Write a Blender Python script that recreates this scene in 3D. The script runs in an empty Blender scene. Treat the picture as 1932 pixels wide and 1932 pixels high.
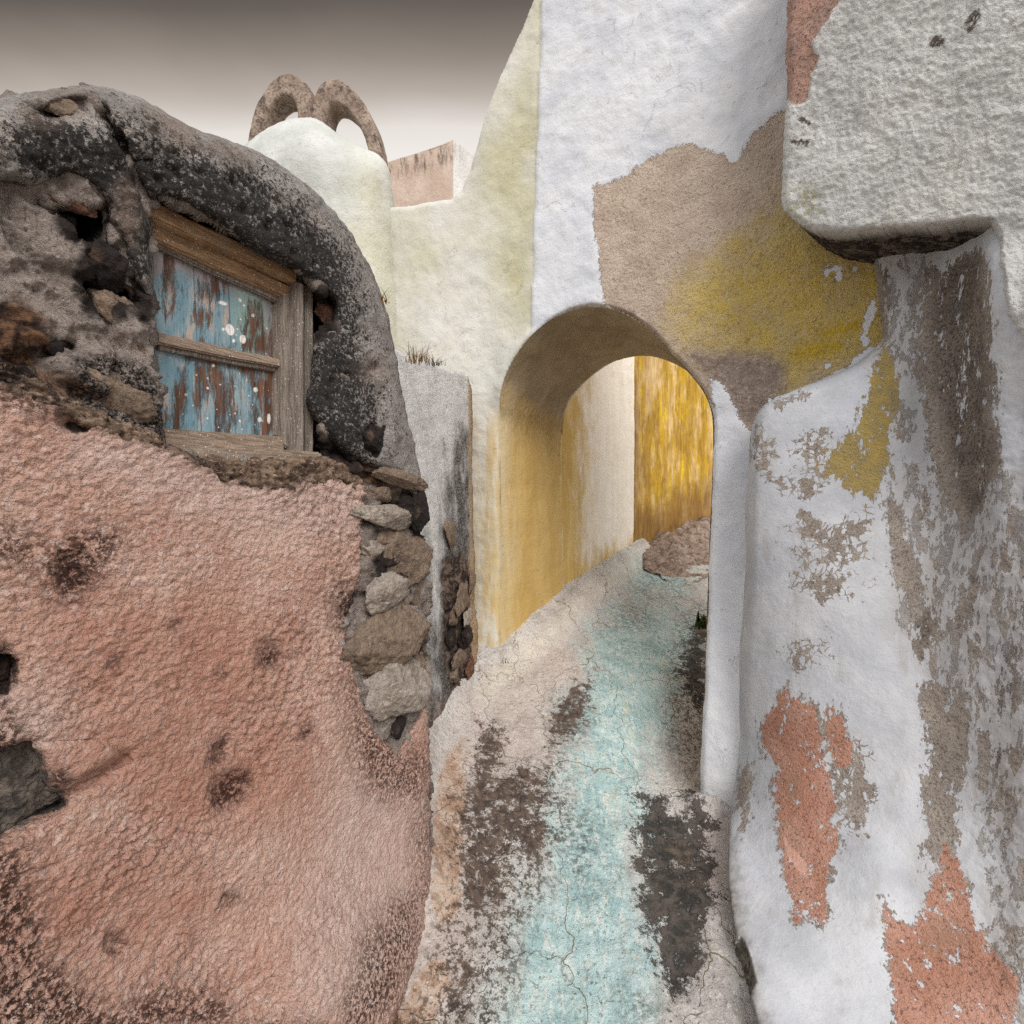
import bpy, bmesh, math, random
import numpy as np
from mathutils import Vector

random.seed(7)
S = bpy.context.scene
COL = S.collection
C = 966.0            # the traced outlines use a 1932 x 1932 frame
ZC = 1.6             # eye height

# ------------------------------------------------------------------ numpy noise
def _hash(i, j, k, seed):
    h = (i.astype(np.int64)*374761393 + j.astype(np.int64)*668265263 + k.astype(np.int64)*2147483647 + seed*974634777) & 0xFFFFFFFF
    h = ((h ^ (h >> 13)) * 1274126177) & 0xFFFFFFFF
    h = ((h ^ (h >> 16)) * 2246822519) & 0xFFFFFFFF
    return ((h ^ (h >> 15)) & 0xFFFFFF) / float(0xFFFFFF)

def vnoise(P, seed=0):
    F = np.floor(P); f = P - F
    w = f*f*f*(f*(f*6-15)+10)
    F = F.astype(np.int64)
    r = 0
    for a in (0, 1):
        for b in (0, 1):
            for c in (0, 1):
                wt = (w[:, 0] if a else 1-w[:, 0])*(w[:, 1] if b else 1-w[:, 1])*(w[:, 2] if c else 1-w[:, 2])
                r = r + wt*_hash(F[:, 0]+a, F[:, 1]+b, F[:, 2]+c, seed)
    return r*2-1

def fbm(P, scale, octs=4, gain=.5, seed=0):
    P = np.asarray(P, float)*scale
    r, a, t = 0, 1.0, 0
    for o in range(octs):
        r = r + a*vnoise(P+o*17.3, seed+o); t += a
        a *= gain; P = P*2.03
    return r/t

def ridged(P, scale, octs=4, seed=0):
    P = np.asarray(P, float)*scale
    r, a, t = 0, 1.0, 0
    for o in range(octs):
        r = r + a*(1-2*np.abs(vnoise(P+o*9.1, seed+o))); t += a
        a *= .5; P = P*2.1
    return r/t

def worley(P, scale, seed=0):
    P = np.asarray(P, float)*scale
    F = np.floor(P).astype(np.int64)
    d1 = np.full(len(P), 9.0); d2 = np.full(len(P), 9.0)
    for a in (-1, 0, 1):
        for b in (-1, 0, 1):
            for c in (-1, 0, 1):
                I, J, K = F[:, 0]+a, F[:, 1]+b, F[:, 2]+c
                q = np.stack([I+_hash(I, J, K, seed), J+_hash(I, J, K, seed+1), K+_hash(I, J, K, seed+2)], 1)
                d = np.sqrt(((P-q)**2).sum(1))
                m = d < d1
                d2 = np.where(m, d1, np.minimum(d2, d)); d1 = np.where(m, d, d1)
    return d1, d2

# ------------------------------------------------------------------ outlines
def sdf(pts, poly):
    pts = np.asarray(pts, float); poly = np.asarray(poly, float)
    d = np.full(len(pts), 1e18); ins = np.zeros(len(pts), bool)
    n = len(poly)
    for i in range(n):
        a = poly[i]; b = poly[(i+1) % n]
        e = b-a; w = pts-a
        t = np.clip((w@e)/max(e@e, 1e-9), 0, 1)
        q = w - t[:, None]*e
        d = np.minimum(d, (q*q).sum(1))
        c = (a[1] <= pts[:, 1]) != (b[1] <= pts[:, 1])
        if abs(e[1]) > 1e-9:
            x = a[0] + (pts[:, 1]-a[1])*e[0]/e[1]
            ins ^= c & (pts[:, 0] < x)
    d = np.sqrt(d)
    return np.where(ins, d, -d)

def line_d(pts, pl):
    pts = np.asarray(pts, float); pl = np.asarray(pl, float)
    d = np.full(len(pts), 1e18)
    for a, b in zip(pl[:-1], pl[1:]):
        e = b-a; w = pts-a
        t = np.clip((w@e)/max(e@e, 1e-9), 0, 1)
        q = w-t[:, None]*e
        d = np.minimum(d, (q*q).sum(1))
    return np.sqrt(d)

def ell(cx, cy, rx, ry, rot=0, n=18):
    r = math.radians(rot)
    return [(cx+rx*math.cos(t)*math.cos(r)-ry*math.sin(t)*math.sin(r), cy+rx*math.cos(t)*math.sin(r)+ry*math.sin(t)*math.cos(r))
            for t in [2*math.pi*k/n for k in range(n)]]

def smooth(poly, it=2, closed=True):
    p = np.asarray(poly, float)
    for _ in range(it):
        q = np.roll(p, -1, 0)
        if closed:
            p = np.stack([.75*p+.25*q, .25*p+.75*q], 1).reshape(-1, 2)
        else:
            a, b = p[:-1], p[1:]
            p = np.concatenate([p[:1], np.stack([.75*a+.25*b, .25*a+.75*b], 1).reshape(-1, 2), p[-1:]])
    return p

def rough(poly, amp=2.5, scale=.05, step=5.0):
    p = np.asarray(poly, float); out = []
    for a, b in zip(p, np.roll(p, -1, 0)):
        n = max(1, int(np.linalg.norm(b-a)/step))
        out += [a+(b-a)*k/n for k in range(n)]
    q = np.array(out); P3 = np.c_[q, np.zeros(len(q))]
    return q+amp*np.stack([fbm(P3, scale, 4, .6, seed=201), fbm(P3, scale, 4, .6, seed=202)], 1)

def sstep(a, b, x):
    x = np.asarray(x, float)
    t = np.clip((x-a)/(b-a), 0, 1)
    return t*t*(3-2*t)

def unproj(px, py, d):
    return np.stack([(px-C)/C*d, d, ZC-(py-C)/C*d], -1)

def proj(P):
    y = np.maximum(P[:, 1], .2)
    return np.stack([C+C*P[:, 0]/y, C-C*(P[:, 2]-ZC)/y], 1)

# ------------------------------------------------------------------ objects
def link(o, parent=None):
    COL.objects.link(o)
    if parent: o.parent = parent
    return o

def thing(name, label, cat, group=None, kind=None):
    return tag(link(bpy.data.objects.new(name, None)), label, cat, group, kind)

def tag(o, label=None, cat=None, group=None, kind=None):
    for k, v in (('label', label), ('category', cat), ('group', group), ('kind', kind)):
        if v: o[k] = v
    return o

def mesh_obj(name, V, F, mat, parent=None, attrs=None, smooth_shade=True):
    me = bpy.data.meshes.new(name)
    me.from_pydata([tuple(v) for v in V], [], [tuple(int(i) for i in f) for f in F])
    me.update()
    if smooth_shade:
        me.polygons.foreach_set('use_smooth', [True]*len(me.polygons))
    for k, a in (attrs or {}).items():
        at = me.attributes.new(k, 'FLOAT', 'POINT')
        at.data.foreach_set('value', np.asarray(a, np.float32))
    me.materials.append(mat)
    return link(bpy.data.objects.new(name, me), parent)

def region(pts, polys):
    """px distance inside the union of polys, /100"""
    r = None
    for p in polys:
        d = sdf(pts, p)
        r = d if r is None else np.maximum(r, d)
    return np.clip(r/100, -1.5, 1.5)

def grid_normals(P, shape):
    G = P.reshape(shape+(3,))
    n = np.cross(np.gradient(G, axis=1), np.gradient(G, axis=0))
    n /= np.maximum(np.linalg.norm(n, axis=-1, keepdims=True), 1e-9)
    return n.reshape(-1, 3)

def sheet(name, poly, depth, cell, back, mat, parent=None, regions=None, rnd=None, disp=None, extra=None):
    poly = np.asarray(poly, float)
    x0, y0 = poly.min(0)-cell; x1, y1 = poly.max(0)+cell
    nx = int((x1-x0)/cell)+2; ny = int((y1-y0)/cell)+2
    gx, gy = np.meshgrid(x0+np.arange(nx)*cell, y0+np.arange(ny)*cell)
    pts = np.stack([gx.ravel(), gy.ravel()], 1)
    sd = sdf(pts, poly)
    I = np.arange(nx*ny).reshape(ny, nx)
    q = np.stack([I[:-1, :-1], I[1:, :-1], I[1:, 1:], I[:-1, 1:]], -1).reshape(-1, 4)
    q = q[sd[q].mean(1) > 0]
    cnt = np.bincount(q.ravel(), minlength=nx*ny)
    bd = (cnt > 0) & (cnt < 4)
    S2 = sd.reshape(ny, nx)
    gyy, gxx = np.gradient(S2, cell)
    g = np.stack([gxx.ravel(), gyy.ravel()], 1)
    g /= np.maximum(np.linalg.norm(g, axis=1, keepdims=True), .3)
    mv = np.clip(sd, -1.3*cell, 1.3*cell)
    pts[bd] -= (g*mv[:, None])[bd]
    sd = np.where(bd, 0, sd)
    d = depth(pts[:, 0], pts[:, 1])
    if rnd:
        r = 1-np.clip(sd/rnd[0], 0, 1)
        w = rnd[2](pts[:, 0], pts[:, 1]) if len(rnd) > 2 else 1.0
        d = d + w*rnd[1]*(1-np.sqrt(np.clip(1-r*r, 0, 1)))
    P = unproj(pts[:, 0], pts[:, 1], d)
    if disp:
        n = grid_normals(P, (ny, nx))
        flip = np.sign((n*(np.array([0, 0, ZC])-P)).sum(1, keepdims=True)); n = n*np.where(flip == 0, 1, flip)
        h = disp(P, pts, sd)
        P = P + n*h[:, None]
    used = np.where(cnt > 0)[0]
    mp = -np.ones(nx*ny, int); mp[used] = np.arange(len(used))
    V = P[used]; F = mp[q]
    # side and back: sweep the outline backwards
    if back is not None:
        E = {}
        for f in F:
            for a, b in zip(f, np.roll(f, -1)):
                k = (min(a, b), max(a, b))
                E[k] = None if k in E else (a, b)
        E = [e for e in E.values() if e is not None]
        bv = sorted({i for e in E for i in e}); bi = {v: k for k, v in enumerate(bv)}
        steps = 6; n0 = len(V)
        bv = np.array(bv)
        lay = [V[bv]+np.asarray(back)*(k+1)/steps for k in range(steps)]
        lay = [L+.35*(fbm(L, 14, 3, seed=3)*.02)[:, None] for L in lay]
        V = np.concatenate([V]+lay)
        SF = []
        for a, b in E:
            prev = (a, b)
            for k in range(steps):
                cur = (n0+k*len(bv)+bi[a], n0+k*len(bv)+bi[b])
                SF.append((prev[1], prev[0], cur[0], cur[1])); prev = cur
        F = list(map(tuple, F))+SF
        idx = np.concatenate([used]+[used[bv]]*steps)
    else:
        idx = used
    at = {k: region(pts, v)[idx] for k, v in (regions or {}).items()}
    for k, fn in (extra or {}).items():
        at[k] = fn(pts[idx], V)
    return mesh_obj(name, V, F, mat, parent, at)

# ------------------------------------------------------------------ material language
def lin(r, g, b):
    f = lambda c: (c/255/12.92 if c/255 <= .04045 else ((c/255+.055)/1.055)**2.4)
    return (f(r), f(g), f(b), 1)

class Mat:
    def __init__(s, name, rough=.9):
        s.m = bpy.data.materials.new(name); s.m.use_nodes = True
        s.t = s.m.node_tree; s.t.nodes.clear()
        s.out = s.t.nodes.new('ShaderNodeOutputMaterial')
        s.b = s.t.nodes.new('ShaderNodeBsdfPrincipled')
        s.b.inputs['Roughness'].default_value = rough
        s.b.inputs['Specular IOR Level'].default_value = .25
        s.t.links.new(s.b.outputs[0], s.out.inputs[0])
        s.co = s.t.nodes.new('ShaderNodeTexCoord').outputs['Object']
        s.cache = {}
    def put(s, sock, v):
        if hasattr(v, 'is_output'): s.t.links.new(v, sock)
        else: sock.default_value = v
    def vec(s, st, warp=0):
        k = (st, warp)
        if k in s.cache: return s.cache[k]
        v = s.co
        if warp:
            n = s.t.nodes.new('ShaderNodeTexNoise'); n.inputs['Scale'].default_value = 9; n.inputs['Detail'].default_value = 3
            s.t.links.new(v, n.inputs['Vector'])
            a = s.t.nodes.new('ShaderNodeVectorMath'); a.operation = 'MULTIPLY_ADD'
            s.t.links.new(n.outputs['Color'], a.inputs[0]); a.inputs[1].default_value = (warp,)*3; s.t.links.new(v, a.inputs[2]); v = a.outputs[0]
        if st != (1, 1, 1):
            m = s.t.nodes.new('ShaderNodeMapping'); m.inputs['Scale'].default_value = st
            s.t.links.new(v, m.inputs['Vector']); v = m.outputs[0]
        s.cache[k] = v
        return v
    def n(s, scale, det=4, rough=.55, st=(1, 1, 1), dist=0, warp=0):
        k = ('n', scale, det, rough, st, dist, warp)
        if k not in s.cache:
            x = s.t.nodes.new('ShaderNodeTexNoise')
            x.inputs['Scale'].default_value = scale; x.inputs['Detail'].default_value = det
            x.inputs['Roughness'].default_value = rough; x.inputs['Distortion'].default_value = dist
            s.t.links.new(s.vec(st, warp), x.inputs['Vector'])
            s.cache[k] = x.outputs[0]
        return s.cache[k]
    def v(s, scale, feat='F1', st=(1, 1, 1), warp=0, rnd=1):
        x = s.t.nodes.new('ShaderNodeTexVoronoi'); x.feature = feat
        x.inputs['Scale'].default_value = scale; x.inputs['Randomness'].default_value = rnd
        s.t.links.new(s.vec(st, warp), x.inputs['Vector'])
        return x.outputs['Distance']
    def ma(s, op, a, b=0.0, c=None):
        x = s.t.nodes.new('ShaderNodeMath'); x.operation = op
        s.put(x.inputs[0], a); s.put(x.inputs[1], b)
        if c is not None: s.put(x.inputs[2], c)
        return x.outputs[0]
    def add(s, a, b): return s.ma('ADD', a, b)
    def mul(s, a, b): return s.ma('MULTIPLY', a, b)
    def mr(s, x, a, b, c=0.0, d=1.0, sm=True):
        m = s.t.nodes.new('ShaderNodeMapRange'); m.interpolation_type = 'SMOOTHSTEP' if sm else 'LINEAR'
        s.put(m.inputs[0], x)
        for i, q in enumerate((a, b, c, d)): s.put(m.inputs[1+i], q)
        return m.outputs[0]
    def mix(s, f, a, b):
        m = s.t.nodes.new('ShaderNodeMix'); m.data_type = 'RGBA'
        s.put(m.inputs[0], f)
        for i, q in ((6, a), (7, b)):
            s.put(m.inputs[i], lin(*q) if isinstance(q, tuple) and len(q) == 3 else q)
        return m.outputs[2]
    def two(s, a, b, scale, lo=.35, hi=.65, det=5, rough=.6, st=(1, 1, 1), dist=0):
        return s.mix(s.mr(s.n(scale, det, rough, st, dist), lo, hi), a, b)
    def at(s, name):
        x = s.t.nodes.new('ShaderNodeAttribute'); x.attribute_name = name
        return x.outputs['Fac']
    def mask(s, name, amp=.3, scale=20, soft=.02, det=6, st=(1, 1, 1), rough=.65, shift=0.0, dist=0, cap=None, fine=0):
        """traced region with a ragged edge; amp and soft in hundreds of px"""
        e = s.ma('SUBTRACT', s.n(scale, det, rough, st, dist), .5-shift)
        a = s.at(name)
        if cap is not None: a = s.ma('MINIMUM', a, cap)
        e = s.ma('MULTIPLY_ADD', e, amp*2, a)
        if fine: e = s.ma('MULTIPLY_ADD', s.ma('SUBTRACT', s.n(scale*4.3, 5, .7, st), .5), fine*2, e)
        return s.mr(e, -soft, soft)
    def finish(s, col, height=None, dist=.01, strength=1.0, rough=None):
        s.put(s.b.inputs['Base Color'], col)
        if height is not None:
            bp = s.t.nodes.new('ShaderNodeBump'); bp.inputs['Distance'].default_value = dist
            bp.inputs['Strength'].default_value = strength
            s.t.links.new(height, bp.inputs['Height']); s.t.links.new(bp.outputs[0], s.b.inputs['Normal'])
        if rough is not None: s.put(s.b.inputs['Roughness'], rough)
        return s.m

# ------------------------------------------------------------------ planes
def dP(px, py):                       # face of the vaulted house, runs up the lane on the left
    return 1.32/(.5-(px-C)/C)
def dA(px, py):                       # wall with the archway
    u = (px-C)/C
    t = (.04+3.62*u)/(1+.676*u)
    return 3.62-.676*t
AX = np.array([.676, 1, 0])/1.207     # direction of the passage

def gz(x, y):                         # the sloping lane
    return .28*y-.476

# ================================================================== MATERIALS
def m_pink():
    m = Mat('pink_plaster', .95)
    c = m.two((214, 178, 161), (194, 150, 132), 5, .3, .7)
    c = m.mix(m.mr(m.n(52, 4, .65), .50, .66, 0, .6), c, (230, 206, 195))
    c = m.mix(m.mr(m.n(88, 4, .75), .55, .64, 0, .55), c, (140, 96, 82))
    c = m.mix(m.mul(m.mask('pale', .5, 6, .6), .55), c, m.two((226, 204, 194), (200, 172, 160), 30))
    c = m.mix(m.mul(m.mask('bricky', .5, 5, .7), .5), c, m.two((192, 138, 116), (176, 120, 99), 20))
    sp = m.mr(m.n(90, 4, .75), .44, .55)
    c = m.mix(m.mul(m.mul(m.mask('grime_shade', .5, 9, .45), sp), .95), c, m.two((52, 34, 28), (84, 54, 44), 40))  # grime, plus vignette-like shade of the lower corners painted into the colour
    c = m.mix(m.mul(m.mask('stain', .42, 20, .20, det=8, rough=.75), m.mr(m.n(85, 4, .75), .40, .54, .2, .95)), c, (62, 36, 30))
    c = m.mix(m.mask('stone', .1, 30, .04), c, m.two((128, 118, 108), (70, 64, 60), 25, dist=1))
    c = m.mix(m.mul(m.mask('crumb', .25, 30, .08), .95), c, m.two((58, 44, 36), (140, 118, 102), 45, .42, .62))
    c = m.mix(m.mask('hole', .25, 24, .05), c, m.two((74, 58, 50), (40, 32, 28), 30))
    h = m.add(m.mul(m.n(95, 6, .6), 1.0), m.mul(m.n(42, 3, .5), .8))
    return m.finish(c, h, .022, 1.0)

def m_rubble():
    m = Mat('old_mortar_rubble', .97)
    c = m.two((196, 180, 170), (152, 138, 130), 8, .35, .65)
    c = m.mix(m.mr(m.n(45, 6, .75), .48, .7, 0, .7), c, (178, 166, 156))
    c = m.mix(m.mr(m.n(11, 4, .6, dist=1.2), .60, .72, 0, .7), c, (128, 98, 76))
    c = m.mix(m.mr(m.n(100, 4, .75), .57, .63, 0, .55), c, (66, 56, 52))
    c = m.mix(m.mr(m.n(85, 3, .7, (1, 1, 1), .2), .56, .63, 0, .6), c, (218, 206, 196))
    c = m.mix(m.mul(m.mask('dark', .2, 25, .12), .95), c, m.two((30, 25, 24), (58, 46, 42), 60))
    c = m.mix(m.mask('warm', .3, 18, .2), c, m.two((150, 112, 84), (70, 52, 44), 40, .4, .6))
    c = m.mix(m.mul(m.mask('lichen', .3, 30, .15), m.mr(m.n(120, 4, .8), .4, .55)), c, (38, 34, 32))
    h = m.add(m.n(110, 6, .75), m.mul(m.n(34, 5, .65), 1.4))
    return m.finish(c, h, .026, 1.0)

def m_crust():
    m = Mat('weathered_cement_roof', .97)
    c = m.two((178, 171, 166), (146, 140, 136), 10)
    lim = m.mask('black', .8, 8, .5, rough=.72, shift=.06)
    sp = m.add(m.mul(m.n(92, 4, .8), .68), m.mul(m.n(24, 7, .75), .32))
    thr = m.mr(lim, 0, 1, .565, .43, sm=False)
    bl = m.mr(m.ma('SUBTRACT', sp, thr), -.035, .035)
    c = m.mix(m.mr(m.add(m.mul(m.n(120, 4, .75, (1, 1, 1), .3), .6), m.mul(m.n(13, 5, .7), .4)), .53, .60, 0, .8), c, (206, 192, 178))
    c = m.mix(m.mul(bl, .95), c, m.two((30, 29, 29), (58, 54, 52), 50))
    c = m.mix(m.mul(m.mask('tan', .3, 14, .3), .7), c, m.two((160, 140, 126), (118, 102, 92), 40))
    h = m.add(m.n(105, 4, .75), m.mul(m.n(48, 4, .6), .8))
    return m.finish(c, h, .022, 1.0)

def m_greywall():
    m = Mat('grey_cement', .96)
    c = m.two((222, 219, 217), (200, 197, 195), 9)
    c = m.mix(m.mr(m.n(85, 4, .75), .53, .62, 0, .6), c, (120, 116, 114))
    c = m.mix(m.mr(m.n(70, 3, .7, (1, 1, 1), .2), .54, .62, 0, .5), c, (226, 224, 222))
    sp = m.mr(m.n(80, 4, .75), .40, .54, .6, 1)
    c = m.mix(m.mul(m.mask('grime_shade', .55, 10, .22, st=(1, 1, .5)), sp), c, m.two((44, 40, 38), (80, 72, 67), 40))  # only grime on this wall
    c = m.mix(m.mask('rubble', .2, 25, .1), c, m.two((122, 104, 92), (56, 46, 42), 22, .38, .6, dist=1))
    c = m.mix(m.mul(m.mask('edge', .05, 60, .02), .9), c, m.two((196, 168, 132), (150, 122, 96), 90))
    c = m.mix(m.mul(m.mask('rust', .3, 16, .3), .75), c, m.two((110, 78, 66), (150, 116, 102), 30))
    h = m.add(m.n(170, 5, .75), m.mul(m.n(40, 5, .6), 1.2))
    return m.finish(c, h, .010, 1.0)

def m_chimney():
    m = Mat('pale_limewash', .9)
    c = m.two((214, 215, 211), (190, 192, 186), 2.5)
    c = m.mix(m.mul(m.mask('yellow', .8, 2.5, .8), .8), c, m.two((200, 196, 166), (210, 206, 184), 3))
    c = m.mix(m.mr(m.n(4.5, 6, .65), .58, .78, 0, .5), c, (176, 180, 166))
    c = m.mix(m.mul(m.mask('greyed', .5, 4, .5), .5), c, (170, 172, 164))
    c = m.mix(m.mr(m.n(38, 5, .75), .55, .64, 0, .45), c, (156, 158, 148))
    h = m.add(m.mul(m.n(26, 7, .65), .6), m.mul(m.n(70, 4, .6), .5))
    return m.finish(c, h, .016, .8)

def m_arch():
    m = Mat('arch_wall_plaster', .92)
    white = m.two((226, 227, 230), (206, 209, 216), 3, .35, .7)
    white = m.mix(m.mr(m.n(2.2, 5, .6, (1, 1, .5)), .5, .75, 0, .6), white, (216, 216, 214))
    white = m.mix(m.mr(m.n(28, 7, .75, (1, 1, .6)), .66, .74, 0, .5), white, (176, 174, 172))
    ye = m.two((204, 203, 192), (216, 214, 206), 2.2, .35, .65)
    ye = m.mix(m.mul(m.mask('sallow', .9, 3, .5), .85), ye, m.two((202, 197, 162), (190, 184, 146), 5))
    ye = m.mix(m.mr(m.n(3.3, 5, .6, dist=.6), .54, .70, 0, .5), ye, (190, 183, 140))
    ye = m.mix(m.mul(m.mask('bright', .6, 3, .8), .85), ye, m.two((232, 230, 224), (222, 218, 206), 4))
    ye = m.mix(m.mr(m.n(40, 7, .75), .64, .74, 0, .5), ye, (158, 152, 120))
    c = m.mix(m.mask('left', .015, 30, .012), white, ye)
    # bare render under the peeled whitewash
    be = m.two((218, 199, 181), (202, 181, 163), 7)
    och = m.two((222, 192, 96), (212, 186, 120), 9, .35, .65)
    och = m.mix(m.mr(m.n(16, 5, .65, (1, 1, 2.5)), .52, .72, 0, .6), och, (226, 204, 152))
    be = m.mix(m.mul(m.mask('ochre', .9, 5, .55), m.mr(m.n(70, 5, .75), .28, .52, .45, 1)), be, och)
    be = m.mix(m.mul(m.mask('lemon', .2, 18, .12), .8), be, (214, 178, 30))
    be = m.mix(m.mask('brown', .35, 10, .2), be, m.two((172, 154, 142), (148, 130, 120), 20))
    be = m.mix(m.mr(m.n(62, 4, .75), .545, .63, 0, .55), be, (124, 108, 88))
    be = m.mix(m.mr(m.n(50, 3, .7, (1, 1, 1), .2), .56, .64, 0, .4), be, (222, 206, 180))
    pm = m.mask('bare', .16, 20, .012, det=8, rough=.75, fine=.10)
    pm = m.mul(pm, m.ma('SUBTRACT', 1.0, m.mask('chip', .14, 40, .015)))
    c = m.mix(pm, c, be)
    # ochre and cream at the foot of the left pier
    dg = m.mul(m.mask('pier', .3, 8, .35), m.mr(m.n(9, 6, .7, (1.6, 1.6, .18)), .36, .62))
    c = m.mix(m.mul(dg, .85), c, m.two((204, 172, 104), (196, 174, 128), 6, st=(1.5, 1.5, .3)))
    c = m.mix(m.mul(m.mask('corner', .25, 7, .28, st=(1, 1, .4)), .95), c, m.two((198, 170, 112), (190, 160, 100), 4, st=(1.5, 1.5, .35)))
    c = m.mix(m.mul(m.mask('rim', .03, 20, .03), .8), c, m.two((196, 190, 174), (170, 160, 142), 20))
    c = m.mix(m.mr(m.n(12, 8, .8, dist=1.5), .70, .74, 0, .12), c, (150, 142, 130))
    h = m.add(m.mul(m.n(26, 8, .66), 1.0), m.mul(m.n(58, 5, .7), m.mr(pm, 0, 1, .35, .9, sm=False)))
    h = m.mul(h, m.mr(pm, 0, 1, .32, 1.1, sm=False))
    h = m.ma('MULTIPLY_ADD', m.mr(m.n(5, 8, .7, (1, 1, 1), 1.5), .60, .66), -.10, h)
    h = m.ma('MULTIPLY_ADD', pm, -.6, h)
    return m.finish(c, h, .020, 1.0)

def m_vault():
    m = Mat('passage_plaster', .92)
    up = m.two((168, 152, 126), (148, 132, 108), 4)
    up = m.mix(m.mr(m.n(14, 7, .7, dist=2), .62, .70, 0, .6), up, (104, 88, 70))
    up = m.mix(m.mr(m.n(7, 5, .6), .55, .7, 0, .5), up, (186, 172, 148))
    lo = m.two((196, 166, 106), (186, 154, 92), 4, st=(1.5, 1.5, .35))
    lo = m.mix(m.mr(m.n(7, 6, .7, (1.5, 1.5, .2)), .56, .75, 0, .5), lo, (212, 184, 124))
    lo = m.mix(m.mr(m.n(50, 6, .8, (1, 1, .4)), .60, .72, 0, .5), lo, (150, 118, 66))
    lo = m.mix(m.mul(m.mr(m.ma('MULTIPLY_ADD', m.ma('SUBTRACT', m.n(7, 6, .7, (1.6, 1.6, .18)), .5), .5, m.at('front')), .02, .30, 1, 0), .6), lo, m.two((214, 202, 174), (204, 184, 140), 6, st=(1.5, 1.5, .3)))
    c = m.mix(m.mask('ochre', .55, 6, .4), up, lo)
    sm = m.mul(m.mask('smear', .4, 9, .3), m.mr(m.n(60, 5, .7, (1, 1, .4)), .4, .6))
    c = m.mix(m.mul(sm, .6), c, (128, 110, 84))
    h = m.add(m.n(24, 7, .6), m.mul(m.n(90, 4, .6), .3))
    return m.finish(c, h, .010, .8)

def m_lane_wall():
    m = Mat('cream_limewash', .9)
    c = m.two((246, 238, 225), (238, 228, 211), 6, st=(2, 2, .25))
    c = m.mix(m.mr(m.n(20, 6, .75, (1.5, 1.5, .3)), .60, .7, 0, .4), c, (200, 182, 154))
    lo = m.two((210, 182, 122), (194, 160, 90), 5, st=(2, 2, .3))
    c = m.mix(m.mask('ochre', .5, 8, .3, st=(1, 1, .5)), c, lo)
    return m.finish(c, m.n(30, 7, .65), .010, .8)

def m_gold():
    m = Mat('golden_streaked_plaster', .9)
    c = m.two((204, 164, 44), (176, 138, 54), 4, .35, .65, st=(2, 2, .25))
    c = m.mix(m.mr(m.n(2.8, 7, .68, (1.7, 1.7, .42)), .50, .62, 0, .85), c, m.two((236, 206, 150), (214, 176, 116), 6, st=(2, 2, .3)))
    c = m.mix(m.mr(m.n(3.3, 7, .7, (1.8, 1.8, .5), .4), .54, .64, 0, .8), c, (232, 202, 40))
    c = m.mix(m.mr(m.n(9, 7, .8, (1.6, 1.6, .35)), .50, .60, 0, .7), c, (142, 104, 52))
    c = m.mix(m.mr(m.n(1.7, 5, .65, (1.6, 1.6, .5)), .52, .62, 0, .7), c, m.two((232, 208, 164), (188, 150, 92), 9, st=(2, 2, .4)))
    c = m.mix(m.mul(m.mask('foot', .4, 5, .4), .8), c, m.two((150, 112, 66), (118, 84, 52), 10, st=(2, 2, .3)))
    return m.finish(c, m.n(22, 7, .7, (1.5, 1.5, .5)), .014, .8)

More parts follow.
